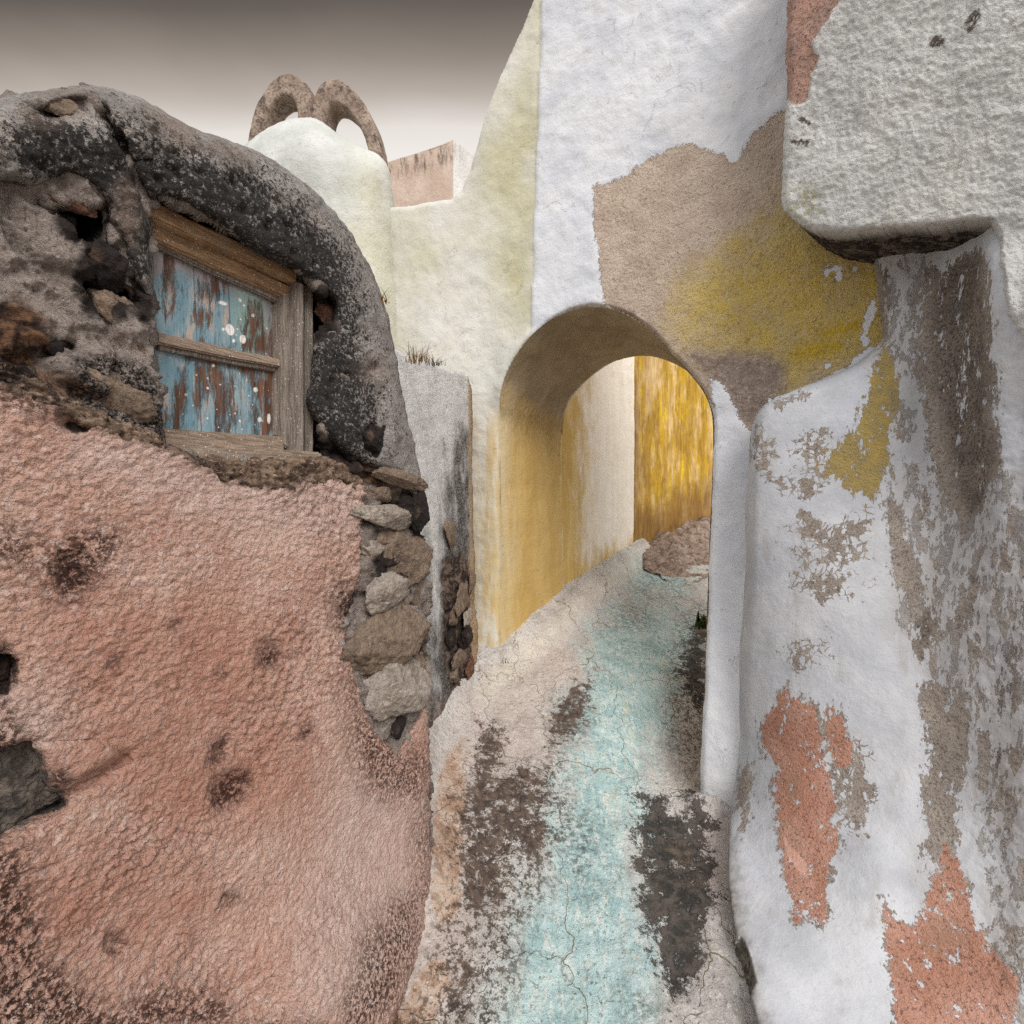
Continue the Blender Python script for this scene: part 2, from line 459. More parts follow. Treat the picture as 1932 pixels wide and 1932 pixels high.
def m_white():
    m = Mat('peeling_whitewash', .93)
    w = m.two((196, 197, 200), (176, 178, 183), 4, .35, .65)
    w = m.mix(m.mr(m.n(6, 6, .7, (1.6, 1.6, .16)), .53, .70, 0, .55), w, (164, 160, 156))
    w = m.mix(m.mr(m.n(2.4, 5, .6, (1, 1, .6)), .5, .72, 0, .6), w, (194, 198, 208))
    w = m.mix(m.mr(m.n(9, 6, .7, (1, 1, .4)), .6, .75, 0, .5), w, (190, 186, 180))
    w = m.mix(m.mr(m.n(62, 5, .75), .56, .66, 0, .4), w, (164, 161, 160))
    gr = m.two((186, 174, 162), (164, 152, 142), 9)
    gr = m.mix(m.mr(m.n(88, 4, .75), .52, .60, 0, .7), gr, (108, 97, 88))
    dk = m.two((156, 143, 132), (126, 115, 106), 8)
    dk = m.mix(m.mr(m.n(84, 4, .75, (1, 1, 1), .1), .50, .58, 0, .8), dk, (72, 64, 58))
    gr = m.mix(m.mask('dark_bare', .35, 10, .2, st=(1, 1, .5)), gr, dk)  # darker tone of the bare render in the traced areas
    gr = m.mix(m.mask('ochre', .15, 18, .1), gr, m.two((190, 164, 96), (170, 150, 104), 14))
    red = m.two((208, 160, 140), (192, 140, 118), 8)
    red = m.mix(m.mr(m.n(88, 4, .78), .535, .61, 0, .75), red, (108, 76, 64))
    red = m.mix(m.mr(m.n(6, 4, .6), .55, .7, 0, .5), red, (170, 138, 116))
    gr = m.mix(m.mask('red', .12, 26, .03), gr, red)
    # solid peels, streaky peels, crackle
    solid = m.mask('peel', .55, 18, .010, det=8, rough=.78, st=(1, 1, .4), fine=.3, cap=.10)
    redp = m.mask('red', .62, 15, .010, det=9, rough=.8, st=(1, 1, .5), fine=.3, cap=.16)
    redp = m.mul(redp, m.ma('SUBTRACT', 1.0, m.mr(m.n(30, 6, .7, (1, 1, .6)), .60, .615)))
    streak = m.mask('streak', .8, 26, .012, det=8, st=(1, 1, .3), rough=.75, cap=-.02)
    crk = m.add(m.v(31, 'DISTANCE_TO_EDGE', (1, 1, .75), .08), m.mul(m.ma('SUBTRACT', m.n(60, 5, .75), .5),   .30))
    wid = m.mr(m.add(m.ma('MINIMUM', m.at('crackle'), .22), m.mul(m.ma('SUBTRACT', m.n(9, 6, .7), .5), 2.2)), -.12, .6, 0, .42, sm=False)
    isl = m.add(m.v(34, 'F1', (1, 1, .72), .05), m.mul(m.ma('SUBTRACT', m.n(70, 5, .75), .5), .5))
    rad = m.mr(wid, 0, .26, .98, .34, sm=False)
    crackle = m.ma('MAXIMUM', m.mr(m.ma('SUBTRACT', isl, rad), -.015, .015), m.mul(m.mr(crk, .05, .025), m.mr(wid, .03, .10)))
    crackle = m.mul(crackle, m.mr(wid, .01, .03))
    pm = m.ma('MAXIMUM', m.ma('MAXIMUM', solid, streak), m.ma('MAXIMUM', redp, crackle))
    fl = m.mr(m.n(42, 8, .75, (1, 1, .35)), .665, .675)          # small lost flakes
    pm = m.ma('MAXIMUM', pm, m.mul(fl, m.mask('flaky', .6, 6, .3, cap=.15)))
    soft = m.ma('MAXIMUM', m.ma('MAXIMUM', solid, redp), m.ma('MAXIMUM', crackle, m.mul(streak, m.mr(m.n(9, 6, .7, (1, 1, .35)), .40, .58, .35, .95))))
    w = m.mix(m.mul(m.mask('streak', .9, 9, .7, st=(1, 1, .25), cap=.15), .55), w, (166, 158, 150))
    c = m.mix(soft, w, gr)
    c = m.mix(m.mask('pinkchip', .06, 40, .01), c, (226, 178, 160))
    c = m.mix(m.mul(m.mask('soil', .5, 10, .3), .85), c, m.two((150, 142, 132), (88, 80, 74), 30))
    c = m.mix(m.mask('gap', .05, 40, .03), c, m.two((60, 56, 54), (120, 112, 102), 40, dist=1))
    h = m.add(m.mul(m.n(34, 7, .66), .9), m.mul(m.n(86, 4, .75), m.mr(pm, 0, 1, .35, 1.1, sm=False)))
    h = m.mul(h, m.mr(pm, 0, 1, .34, 1.1, sm=False))
    h = m.ma('MULTIPLY_ADD', pm, -.75, h)
    return m.finish(c, h, .014, 1.0)

def m_block():
    m = Mat('lumpy_whitewash', .92)
    w = m.two((216, 215, 212), (198, 197, 194), 5, .35, .65)
    w = m.mix(m.mr(m.n(3, 5, .6), .52, .72, 0, .5), w, (206, 204, 192))
    w = m.mix(m.mr(m.n(60, 5, .75), .56, .66, 0, .5), w, (160, 155, 148))
    w = m.mix(m.mul(m.mask('olive', .3, 20, .2), m.mr(m.n(40, 5, .7), .42, .6)), w, (176, 174, 140))
    rd = m.two((212, 168, 150), (180, 152, 138), 9)
    rd = m.mix(m.mr(m.n(84, 4, .78), .53, .61, 0, .8), rd, (100, 80, 72))
    pm = m.mask('bare', .2, 26, .015, det=8, rough=.7)
    c = m.mix(pm, w, rd)
    ck = m.mask('chip', .12, 40, .03)
    c = m.mix(m.mul(ck, m.mr(m.n(70, 5, .8), .35, .5)), c, m.two((112, 100, 90), (74, 64, 58), 40))
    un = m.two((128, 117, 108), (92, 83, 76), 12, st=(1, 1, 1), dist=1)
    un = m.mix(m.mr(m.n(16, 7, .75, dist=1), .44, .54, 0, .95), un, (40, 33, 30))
    c = m.mix(m.at('under'), c, un)  # underside coloured dark: its shade is put into the colour
    h = m.add(m.n(60, 6, .62), m.mul(m.n(160, 4, .7), m.mr(pm, 0, 1, .25, .8, sm=False)))
    h = m.ma('MULTIPLY_ADD', pm, -.4, h)
    return m.finish(c, h, .016, 1.0)

def m_path():
    m = Mat('worn_lime_paving', .9)
    c = m.two((212, 207, 202), (184, 177, 172), 6, .35, .65, st=(1.3, .55, 1))
    c = m.mix(m.mr(m.n(22, 7, .75), .5, .62, 0, .7), c, (222, 218, 212))
    c = m.mix(m.mr(m.n(48, 6, .75), .52, .60, 0, .6), c, (164, 154, 148))
    c = m.mix(m.mul(m.mask('pinkish', .6, 5, .5), .55), c, m.two((216, 198, 188), (196, 172, 160), 10))
    tq = m.two((200, 224, 222), (166, 198, 199), 7, .35, .65)
    tq = m.mix(m.mr(m.n(20, 7, .75, (1.5, .6, 1)), .50, .60, 0, .75), tq, (228, 234, 228))
    tq = m.mix(m.mr(m.n(26, 7, .78, (1.5, .5, 1)), .53, .62, 0, .7), tq, (134, 164, 164))
    tq = m.mix(m.mr(m.n(9, 5, .65, (2, .5, 1)), .56, .7, 0, .55), tq, (206, 202, 172))
    c = m.mix(m.mul(m.mask('turquoise', 1.1, 6, .55, st=(1.4, .5, 1)), m.mr(m.n(50, 6, .8), .3, .5, .65, 1)), c, tq)
    c = m.mix(m.mul(m.mask('cream', .3, 8, .25), .8), c, m.two((234, 226, 212), (212, 200, 182), 9))
    c = m.mix(m.mul(m.mask('teal', .5, 8, .4), m.mr(m.n(34, 6, .75), .42, .6)), c, m.two((124, 144, 142), (96, 116, 114), 20))
    br = m.two((178, 146, 124), (206, 182, 164), 12, .42, .58)
    c = m.mix(m.mask('brown', .3, 14, .06), c, br)
    c = m.mix(m.mul(m.mask('brown', .9, 14, .04, det=8, rough=.75, shift=-.10, cap=.05), .9), c, m.two((104, 72, 56), (130, 96, 76), 20))
    # speckle and black mould
    c = m.mix(m.mr(m.n(70, 5, .8), .575, .62, 0, .85), c, m.two((92, 84, 80), (112, 116, 112), 12))
    c = m.mix(m.mr(m.n(60, 4, .75, (1, 1, 1), .2), .58, .64, 0, .6), c, (232, 228, 220))
    c = m.mix(m.mul(m.mask('speck', .5, 10, .4), m.mr(m.n(40, 8, .8), .505, .535, 0, .92)), c, m.two((78, 66, 58), (96, 86, 74), 12))
    c = m.mix(m.mul(m.mask('sooty', 1.25, 15, .06, det=10, rough=.85, cap=.10), .95), c, m.two((70, 57, 51), (108, 90, 78), 26))
    bk = m.mask('mould', 1.35, 13, .06, det=10, rough=.85, cap=.17)
    bk = m.mul(bk, m.mr(m.n(80, 6, .8), .72, .66, .25, 1))
    c = m.mix(m.mul(bk, .96), c, m.two((48, 46, 43), (92, 82, 76), 26, .42, .62))
    # cracks
    crk = m.v(1.9, 'DISTANCE_TO_EDGE', (1.2, .5, 1), .22)
    c = m.mix(m.mul(m.mr(crk, .006, .001), m.mr(m.n(3, 3, .5), .48, .62, 0, .8)), c, (86, 78, 66))
    c = m.mix(m.mul(m.mr(crk, .03, .0), m.mr(m.n(3, 3, .5), .48, .62, 0, .3)), c, (186, 166, 134))
    h = m.add(m.n(30, 9, .7), m.mul(m.mr(crk, .008, 0), -.3))
    h = m.ma('MULTIPLY_ADD', bk, -.25, h)
    return m.finish(c, h, .024, 1.0)

def m_wood(a=(150, 118, 84), b=(104, 78, 54), dark=(44, 34, 28), grain=(1, 1, 14), name='weathered_wood'):
    m = Mat(name, .85)
    c = m.two(a, b, 9, .35, .65, st=grain)
    c = m.mix(m.mr(m.n(30, 6, .75, grain), .56, .66, 0, .85), c, dark)
    c = m.mix(m.mr(m.n(12, 5, .7), .56, .70, 0, .55), c, (150, 140, 128))
    c = m.mix(m.mr(m.v(75, warp=.02), .16, .12, 0, .9), c, (226, 222, 214))
    return m.finish(c, m.n(30, 6, .75, grain), .006, .9)

def m_panel():
    m = Mat('flaking_blue_paint', .75)
    wood = m.two((122, 86, 64), (82, 56, 44), 14, .35, .65, st=(3, 3, .3))
    wood = m.mix(m.mr(m.n(60, 6, .75, (3, 3, .15)), .55, .65, 0, .85), wood, (36, 26, 22))
    bl = m.two((138, 162, 170), (112, 144, 157), 12, .35, .65, st=(2, 2, .5))
    bl = m.mix(m.mr(m.n(16, 6, .7, (2, 2, .5)), .54, .68, 0, .75), bl, (176, 168, 162))
    bl = m.mix(m.mr(m.n(20, 6, .75, (2, 2, .6)), .55, .62, 0, .7), bl, (196, 166, 146))
    bl = m.mix(m.mr(m.n(34, 6, .75, (2, 2, .5)), .54, .62, 0, .55), bl, (84, 110, 124))
    bl = m.mix(m.mul(m.mask('mauve', .35, 14, .14), .9), bl, m.two((158, 146, 146), (130, 116, 116), 20))
    bl = m.mix(m.mul(m.mask('green', .3, 14, .15), .8), bl, (142, 166, 158))
    lost = m.mask('lost', 1.0, 15, .12, det=10, st=(2.4, 2.4, .42), rough=.82, cap=.13)
    c = m.mix(lost, bl, wood)
    sl = m.mr(m.n(70, 7, .75), .655, .68)
    c = m.mix(m.mul(sl, .85), c, (82, 50, 38))
    seam = m.ma('ABSOLUTE', m.at('seam'))
    c = m.mix(m.mr(seam, .022, .006, 0, .4), c, (50, 44, 42))
    dots = m.mr(m.add(m.v(48, warp=.02), m.mul(m.n(6, 2, .5), .34)), .275, .255)
    c = m.mix(m.mul(dots, m.mask('splash', .3, 10, .3)), c, (236, 228, 220))
    c = m.mix(m.mask('drop', .02, 50, .012), c, (238, 232, 226))
    h = m.ma('MULTIPLY_ADD', lost, -.5, m.n(60, 5, .7, (3, 3, .3)))
    h = m.ma('MULTIPLY_ADD', m.mr(seam, .02, 0), -.4, h)
    return m.finish(c, h, .004, .8)

def m_rock(name, a, b, c3, blackness=.5):
    m = Mat(name, .92)
    c = m.two(a, b, 14, .35, .65, dist=1.2)
    c = m.mix(m.mr(m.n(40, 7, .75, (1, 1, 2), 1), .52, .66, 0, .75), c, c3)
    c = m.mix(m.mr(m.n(90, 4, .78), .55, .63, 0, blackness), c, (48, 41, 38))
    c = m.mix(m.mr(m.n(9, 4, .6), .58, .72, 0, .5), c, (150, 120, 96))
    h = m.add(m.n(60, 7, .7), m.mul(m.n(24, 5, .6, dist=1.5), 1.4))
    return m.finish(c, h, .014, 1.0)

def m_ring():
    m = Mat('lichen_stone', .96)
    c = m.two((182, 162, 146), (150, 130, 116), 8)
    c = m.mix(m.mr(m.n(36, 6, .75), .48, .60, 0, .7), c, (92, 80, 73))
    c = m.mix(m.mr(m.n(11, 7, .75), .50, .64, 0, .8), c, (70, 61, 56))
    c = m.mix(m.mr(m.n(60, 4, .75), .56, .64, 0, .5), c, (206, 190, 174))
    return m.finish(c, m.n(44, 7, .75), .02, 1.0)

def m_box(a, b, streak):
    m = Mat('far_house_plaster', .93)
    c = m.two(a, b, 3, .35, .65)
    c = m.mix(m.mul(m.mr(m.n(9, 6, .7, (1.2, 1.2, .3)), .45, .65), m.mul(m.mask('topdirt', .3, 5, .25), streak)), c, (96, 84, 76))
    c = m.mix(m.mr(m.n(26, 6, .8), .58, .68, 0, .4), c, (160, 130, 116))
    return m.finish(c, m.n(20, 6, .7), .02, .8)

def m_straw(col, name):
    m = Mat(name, .9)
    return m.finish(m.two(col, tuple(int(k*.6) for k in col), 30), None)

PINK, RUBBLE, CRUST, GREYW = m_pink(), m_rubble(), m_crust(), m_greywall()

# ================================================================== VAULTED HOUSE (left)
house = thing('vaulted_house', 'old vaulted stone house on the left with black-crusted cement roof and a small wooden window', 'house')
SIL = [(-400, 225), (-60, 195), (0, 184), (60, 172), (150, 163), (190, 160), (235, 171), (300, 203), (370, 245), (425, 262), (475, 277),
       (540, 318), (600, 365), (640, 410), (672, 452), (700, 505), (722, 560), (738, 620), (751, 690), (764, 760), (777, 820), (790, 872), (800, 930), (806, 1000)]
PINKP = [(-400, 640), (0, 716), (60, 744), (110, 770), (200, 802), (290, 826), (340, 850), (390, 874), (430, 892), (480, 902), (520, 910), (548, 914), (590, 892), (640, 900),
         (688, 916), (690, 940), (684, 985), (682, 1060), (672, 1105), (655, 1150), (652, 1190), (648, 1230), (668, 1270), (690, 1330), (700, 1372), (722, 1396), (745, 1408), (768, 1388), (790, 1350), (806, 1320),
         (809, 1480), (811, 1600), (812, 1700), (800, 1770), (775, 1850), (742, 1932), (690, 2060), (640, 2150), (-400, 2150)]
FACE = [(x-14 if x > 300 else x, y+20) for x, y in SIL] + [(808, 1100), (809, 1300), (811, 1480), (812, 1760), (700, 1800), (-400, 1000)]
WIN = [(286, 366), (566, 515), (598, 545), (604, 866), (540, 872), (304, 842)]
PITS = [(ell(140, 402, 52, 24, 8), .07), (ell(160, 430, 30, 36), .10), (ell(205, 560, 70, 28, 10), .05), (ell(612, 590, 26, 42, 10), .07),
        (ell(620, 850, 60, 26, 30), .07), (ell(690, 830, 30, 40), .04), (ell(720, 880, 60, 14, 10), .03), (ell(100, 655, 40, 26, 10), .02),
        (ell(786, 1000, 16, 60), .02), (ell(690, 900, 40, 12, 10), .05)]
def d_face(px, py):
    pts = np.stack([px, py], 1)
    d = dP(px, py)+.030+.07*sstep(8, 40, sdf(pts, PINKP))
    for p, a in PITS:
        d = d + a*sstep(-4, 22, sdf(pts, p))
    d = d + .17*sstep(-6, 8, sdf(pts, WIN))
    return d
def h_face(P, pts, sd):
    k = 1-sstep(-4, 4, sdf(pts, WIN))
    d1, d2 = worley(P+.05*np.stack([fbm(P, 6, 3, seed=i) for i in (1, 2, 3)], 1), 8.5, 5)
    return k*(.020*fbm(P, 6, 4, seed=11)+.015*ridged(P, 18, 5, seed=4)+.004*fbm(P, 80, 3, seed=14)+.022*sstep(.02, .3, d2-d1)-.012 + .006*fbm(P, 70, 3, seed=9))
facade = sheet('rubble_wall', smooth(FACE, 1), d_face, 3.0, (-.5, .25, 0), RUBBLE, house,
    {'dark': [[(694, 1060), (712, 1050), (722, 1100), (700, 1110)], [(690, 1250), (720, 1262), (800, 1180), (806, 1240), (770, 1260), (700, 1300)], [(700, 1000), (760, 1004), (800, 1030), (806, 1080), (770, 1120), (700, 1150)], ell(150, 425, 55, 42), ell(190, 510, 55, 60), ell(210, 575, 60, 30), ell(610, 590, 30, 60), ell(640, 860, 80, 28, 25), ell(700, 830, 45, 50), ell(760, 960, 40, 40), ell(790, 1010, 25, 80), ell(270, 560, 25, 60)],
     'warm': [ell(20, 640, 60, 80), ell(60, 720, 130, 22, 12), ell(620, 905, 60, 22, 10), ell(740, 900, 60, 20, 14)],
     'lichen': [ell(210, 730, 90, 60, 15), ell(270, 790, 70, 40, 20), ell(800, 930, 30, 60), ell(20, 690, 50, 30)]},
    rnd=(30, .10), disp=h_face)
facade['label'] = 'rough rubble masonry with crumbling mortar'

ROOF = SIL + [(790, 975), (760, 905), (700, 884), (655, 862), (622, 836), (594, 796), (573, 765), (585, 700), (592, 640), (612, 620), (632, 600), (622, 560), (598, 540), (560, 516),
              (470, 474), (400, 424), (330, 382), (290, 374), (288, 470), (290, 560), (292, 610), (284, 612), (272, 556), (244, 520), (236, 486), (224, 452), (206, 430), (190, 386), (160, 352), (128, 336), (96, 348), (60, 362), (20, 346), (-400, 330)]
def d_roof(px, py):
    pts = np.stack([px, py], 1)
    d = dP(px, py)+.010
    d = d-.016*np.exp(-(line_d(pts, [(0, 270), (190, 250), (330, 290), (450, 380), (560, 460), (650, 560), (690, 700), (720, 800)])/60)**2)
    d = d+.03*np.exp(-(line_d(pts, [(175, 180), (245, 300), (285, 400)])/9)**2)       # fold where the two skins meet
    d = d+.03*sstep(-4, 14, sdf(pts, [(60, 205), (130, 178), (178, 182), (168, 215), (110, 232), (80, 228)]))   # flaked hollow near the crest
    for p, a in ((ell(612, 590, 22, 40, 10), .09), (ell(700, 832, 26, 34), .045), (ell(705, 695, 16, 16), .03), (ell(275, 300, 20, 14), .02)):
        d = d + a*sstep(-4, 20, sdf(pts, p))
    return d
def h_roof(P, pts, sd):
    d1, d2 = worley(P+.03*np.stack([fbm(P, 12, 3, seed=i) for i in (1, 2, 3)], 1), 15, 9)
    return (.010*fbm(P, 6, 3, seed=21)+.009*ridged(P, 12, 5, seed=6)-.016*(1-sstep(.05, .38, d1))+.007*fbm(P, 70, 4, .65, seed=8))*sstep(3, 36, sd)
roof = sheet('vault_roof', rough(smooth(ROOF, 1), 5), d_roof, 3.6, (-.9, .45, .02), CRUST, house,
    {'black': [[(230, 260), (330, 290), (460, 330), (560, 400), (640, 480), (660, 560), (640, 640), (600, 560), (520, 510), (400, 430), (310, 370), (285, 460), (262, 530), (230, 470), (200, 380), (160, 345), (60, 300), (40, 260), (150, 240)],
               [(590, 640), (640, 620), (690, 680), (700, 760), (690, 840), (640, 850), (590, 790), (575, 760)], ell(230, 300, 60, 50)],
     'tan': [ell(110, 200, 70, 30, -15), ell(330, 235, 60, 26, 28), ell(430, 285, 50, 14, 20), ell(240, 400, 30, 60), ell(705, 695, 22, 20)]},
    rnd=(26, .09), disp=h_roof)
roof['label'] = 'black-lichened cement skin of the vault'

# crumbling ledge between the pink plaster and the rubble
LEDGE = [(-400, 600), (0, 676), (60, 712), (130, 748), (200, 782), (290, 812), (322, 838), (400, 862), (470, 868), (560, 862), (628, 868), (690, 905), (694, 930),
         (640, 912), (590, 912), (540, 930), (470, 918), (420, 905), (370, 882), (320, 862), (260, 838), (190, 812), (130, 790), (60, 752), (0, 726), (-400, 668)]
M_LEDGE = m_rock('crumbled_mortar', (150, 126, 106), (70, 54, 46), (196, 172, 152), .9)
def h_ledge(P, pts, sd):
    return .012*fbm(P, 9, 4, seed=31)+.012*ridged(P*np.array([1, 1, 2.6]), 26, 5, seed=3)+.006*fbm(P, 90, 3, .6, seed=33)-.006
ledge = sheet('crumbled_ledge', rough(smooth(LEDGE, 1), 12, .06), lambda x, y: dP(x, y)-.002, 3.2, (-.10, .05, 0), M_LEDGE, house, rnd=(10, .014), disp=h_ledge)

# ------------------------------------------------------------------ window
WOFF = .115
window = link(bpy.data.objects.new('window', None), house)
window['label'] = 'small wooden window with panes boarded in flaking blue paint'
NP = np.array([1, -.5, 0])/1.118      # outward normal of the face
def onW(px, py, off=0.0):
    P = unproj(np.float64(px), np.float64(py), np.float64(dP(px, py)))
    # plane of the window lies WOFF behind the face: scale along the ray
    n0 = np.array([1, -.5, 0]); k = n0@np.array([-.32, 2.0, 0])
    r = np.array([(px-C)/C, 1, -(py-C)/C]); base = k-(WOFF-off)*1.118
    t = base/(n0@r)
    return np.array([r[0]*t, t, ZC+r[2]*t])
def bar(name, quad, off, thick, mat, parent, bev=.004):
    """a board whose face is traced by quad, lying off in front of the window plane"""
    bm = bmesh.new()
    f = [bm.verts.new(onW(x, y, off)) for x, y in quad]
    b = [bm.verts.new(Vector(onW(x, y, off))-Vector(NP*thick)) for x, y in quad]
    bm.faces.new(f); bm.faces.new(b[::-1])
    for i in range(4):
        j = (i+1) % 4
        bm.faces.new((f[j], f[i], b[i], b[j]))
    bmesh.ops.recalc_face_normals(bm, faces=bm.faces)
    bmesh.ops.bevel(bm, geom=list(bm.edges), offset=bev, segments=2, affect='EDGES')
    bmesh.ops.subdivide_edges(bm, edges=[e for e in bm.edges if e.calc_length() > .08], cuts=24, use_grid_fill=True)
    for v in bm.verts:
        p = np.array([v.co])
        v.co += Vector(NP)*float(fbm(p, 30, 3, seed=2)[0])*.0035 + Vector((0, 0, 1))*float(fbm(p, 9, 2, seed=5)[0])*.003
    me = bpy.data.meshes.new(name); bm.to_mesh(me); bm.free()
    me.materials.append(mat)
    return link(bpy.data.objects.new(name, me), parent)
# grain directions: along the face (x,y mix) or upright
W_OCH = m_wood((182, 148, 114), (146, 115, 86), (52, 40, 32), (2, 2, 22), 'ochre_weathered_wood')
W_GREY = m_wood((164, 152, 140), (124, 113, 103), (40, 32, 28), (18, 18, 1.2), 'grey_weathered_wood')
W_SILL = m_wood((184, 163, 144), (144, 125, 109), (56, 44, 36), (2, 2, 22), 'bleached_sill_wood')
bar('lintel', [(280, 372), (562, 512), (560, 534), (280, 408)], .055, .09, W_OCH, window)
bar('top_rail', [(284, 412), (548, 540), (546, 566), (284, 448)], .030, .05, W_OCH, window)
bar('inner_bead', [(288, 449), (534, 562), (530, 574), (288, 462)], .016, .03, W_GREY, window)
bar('glazing_bar', [(296, 626), (532, 678), (532, 694), (296, 648)], .024, .03, W_SILL, window)
bar('glazing_bead', [(300, 650), (528, 695), (528, 703), (300, 660)], .012, .02, W_GREY, window, .002)
bar('bottom_rail', [(306, 806), (536, 824), (538, 852), (310, 838)], .030, .05, W_SILL, window)
bar('sill', [(316, 836), (604, 852), (628, 884), (330, 868)], .075, .10, W_SILL, window)
bar('stile', [(531, 556), (553, 546), (552, 852), (532, 838)], .032, .05, W_GREY, window)
bar('inner_bead', [(520, 572), (529, 572), (530, 824), (520, 822)], .014, .03, W_GREY, window, .002)
bar('jamb', [(559, 530), (574, 534), (574, 858), (557, 856)], .060, .10, W_GREY, window)
bar('jamb', [(577, 536), (592, 548), (592, 862), (578, 858)], .040, .10, W_GREY, window)

def panel():
    poly = [(280, 440), (536, 560), (536, 830), (300, 815)]
    def dep(px, py):
        n0k = (np.array([1, -.5])@np.array([-.32, 2.0]))-WOFF*1.118
        return n0k/((px-C)/C-.5)
    seams = [372, 436, 497]
    def seam(pts, V):
        r = np.full(len(pts), 9.0)
        for s in seams:
            dd = (pts[:, 0]-(s+(pts[:, 1]-640)*.05))/100
            r = np.where(np.abs(dd) < np.abs(r), dd, r)
        return r
    return sheet('blue_panel', poly, dep, 3.0, None, m_panel(), window,
        {'lost': [ell(322, 540, 10, 60), ell(390, 600, 16, 12), ell(405, 545, 14, 20), ell(500, 650, 40, 22), ell(478, 618, 10, 40), ell(524, 600, 14, 80),
                  [(368, 690), (400, 690), (398, 740), (376, 760)], [(350, 650), (520, 690), (525, 720), (430, 700), (350, 680)], [(412, 700), (450, 700), (440, 770), (430, 815), (412, 815), (408, 760)],
                  [(480, 710), (532, 716), (532, 826), (486, 822)], ell(330, 790, 14, 30), ell(345, 740, 10, 40)],
         'mauve': [[(280, 430), (540, 555), (540, 700), (505, 690), (500, 600), (430, 545), (330, 510), (280, 520)]],
         'green': [ell(470, 600, 30, 80)],
         'splash': [ell(470, 680, 60, 130), ell(430, 760, 90, 70), ell(500, 780, 30, 60)],
         'drop': [ell(434, 622, 8, 11, -20), ell(421, 621, 3, 3), ell(458, 640, 6, 8, -15), ell(441, 643, 3, 3.5), ell(420, 572, 9, 3.2, 15), ell(477, 595, 3, 3.5),
                  ell(453, 567, 2.2, 3), ell(482, 735, 5, 5), ell(490, 792, 4, 5), ell(507, 790, 3, 10), ell(402, 690, 3, 3), ell(365, 684, 2.5, 2), ell(420, 660, 2.5, 3), ell(493, 560, 2, 2)]},
        extra={'seam': seam})
panel()

# ------------------------------------------------------------------ stones
def rock(name, px, py, rx, ry, rot, d, mat, parent, seed, flat=.6, cuts=10, nrm=NP, rgh=.19, sub=5):
    bm = bmesh.new(); bmesh.ops.create_icosphere(bm, subdivisions=sub, radius=1)
    V = np.array([v.co[:] for v in bm.verts]); F = [[v.index for v in f.verts] for f in bm.faces]; bm.free()
    rs = np.random.RandomState(seed)
    N = rs.normal(size=(cuts, 3)); N /= np.linalg.norm(N, axis=1, keepdims=True)
    H = rs.uniform(.55, .98, cuts)
    dn = V@N.T
    r = np.min(np.where(dn > .05, H/np.maximum(dn, .05), 9), axis=1)
    r = np.minimum(r, 1.15)
    V = V*r[:, None]
    V = V*(1+rgh*fbm(V, 2.2, 5, .6, seed=seed)[:, None]+.5*rgh*ridged(V, 5, 3, seed=seed+3)[:, None])
    u = np.array([-nrm[1], nrm[0], 0]); w = np.array([0, 0, 1.])
    if u[0]*0+u[1] < 0: u = -u
    # local: x along the wall, z up, y out of the wall
    c = unproj(np.float64(px), np.float64(py), np.float64(d))
    # px per metre along wall and upright
    e = .01
    def pj(p): return np.array([C+C*p[0]/p[1], C-C*(p[2]-ZC)/p[1]])
    su = np.linalg.norm(pj(c+u*e)-pj(c))/e; sw = np.linalg.norm(pj(c+w*e)-pj(c))/e
    a = math.radians(rot)
    X = V[:, 0]*rx; Y = V[:, 2]*ry
    Xr = X*math.cos(a)-Y*math.sin(a); Yr = X*math.sin(a)+Y*math.cos(a)
    depth = V[:, 1]*flat*min(rx, ry)/sw
    W = c + np.outer(Xr/su, u) + np.outer(Yr/sw, w) + np.outer(depth, nrm)
    o = mesh_obj(name, W-c, F, mat, parent)
    o.location = c
    return o
R_PALE = m_rock('pale_schist', (176, 164, 152), (140, 126, 114), (206, 200, 192), .4)
R_TAN = m_rock('tan_schist', (146, 126, 108), (112, 96, 84), (170, 152, 136), .5)
R_BLK = m_rock('black_lava', (52, 44, 42), (34, 29, 28), (74, 60, 56), .6)
R_RED = m_rock('reddish_stone', (128, 88, 68), (86, 62, 52), (156, 116, 92), .5)
def onface(px, off=0.03): return dP(px, 0)+off
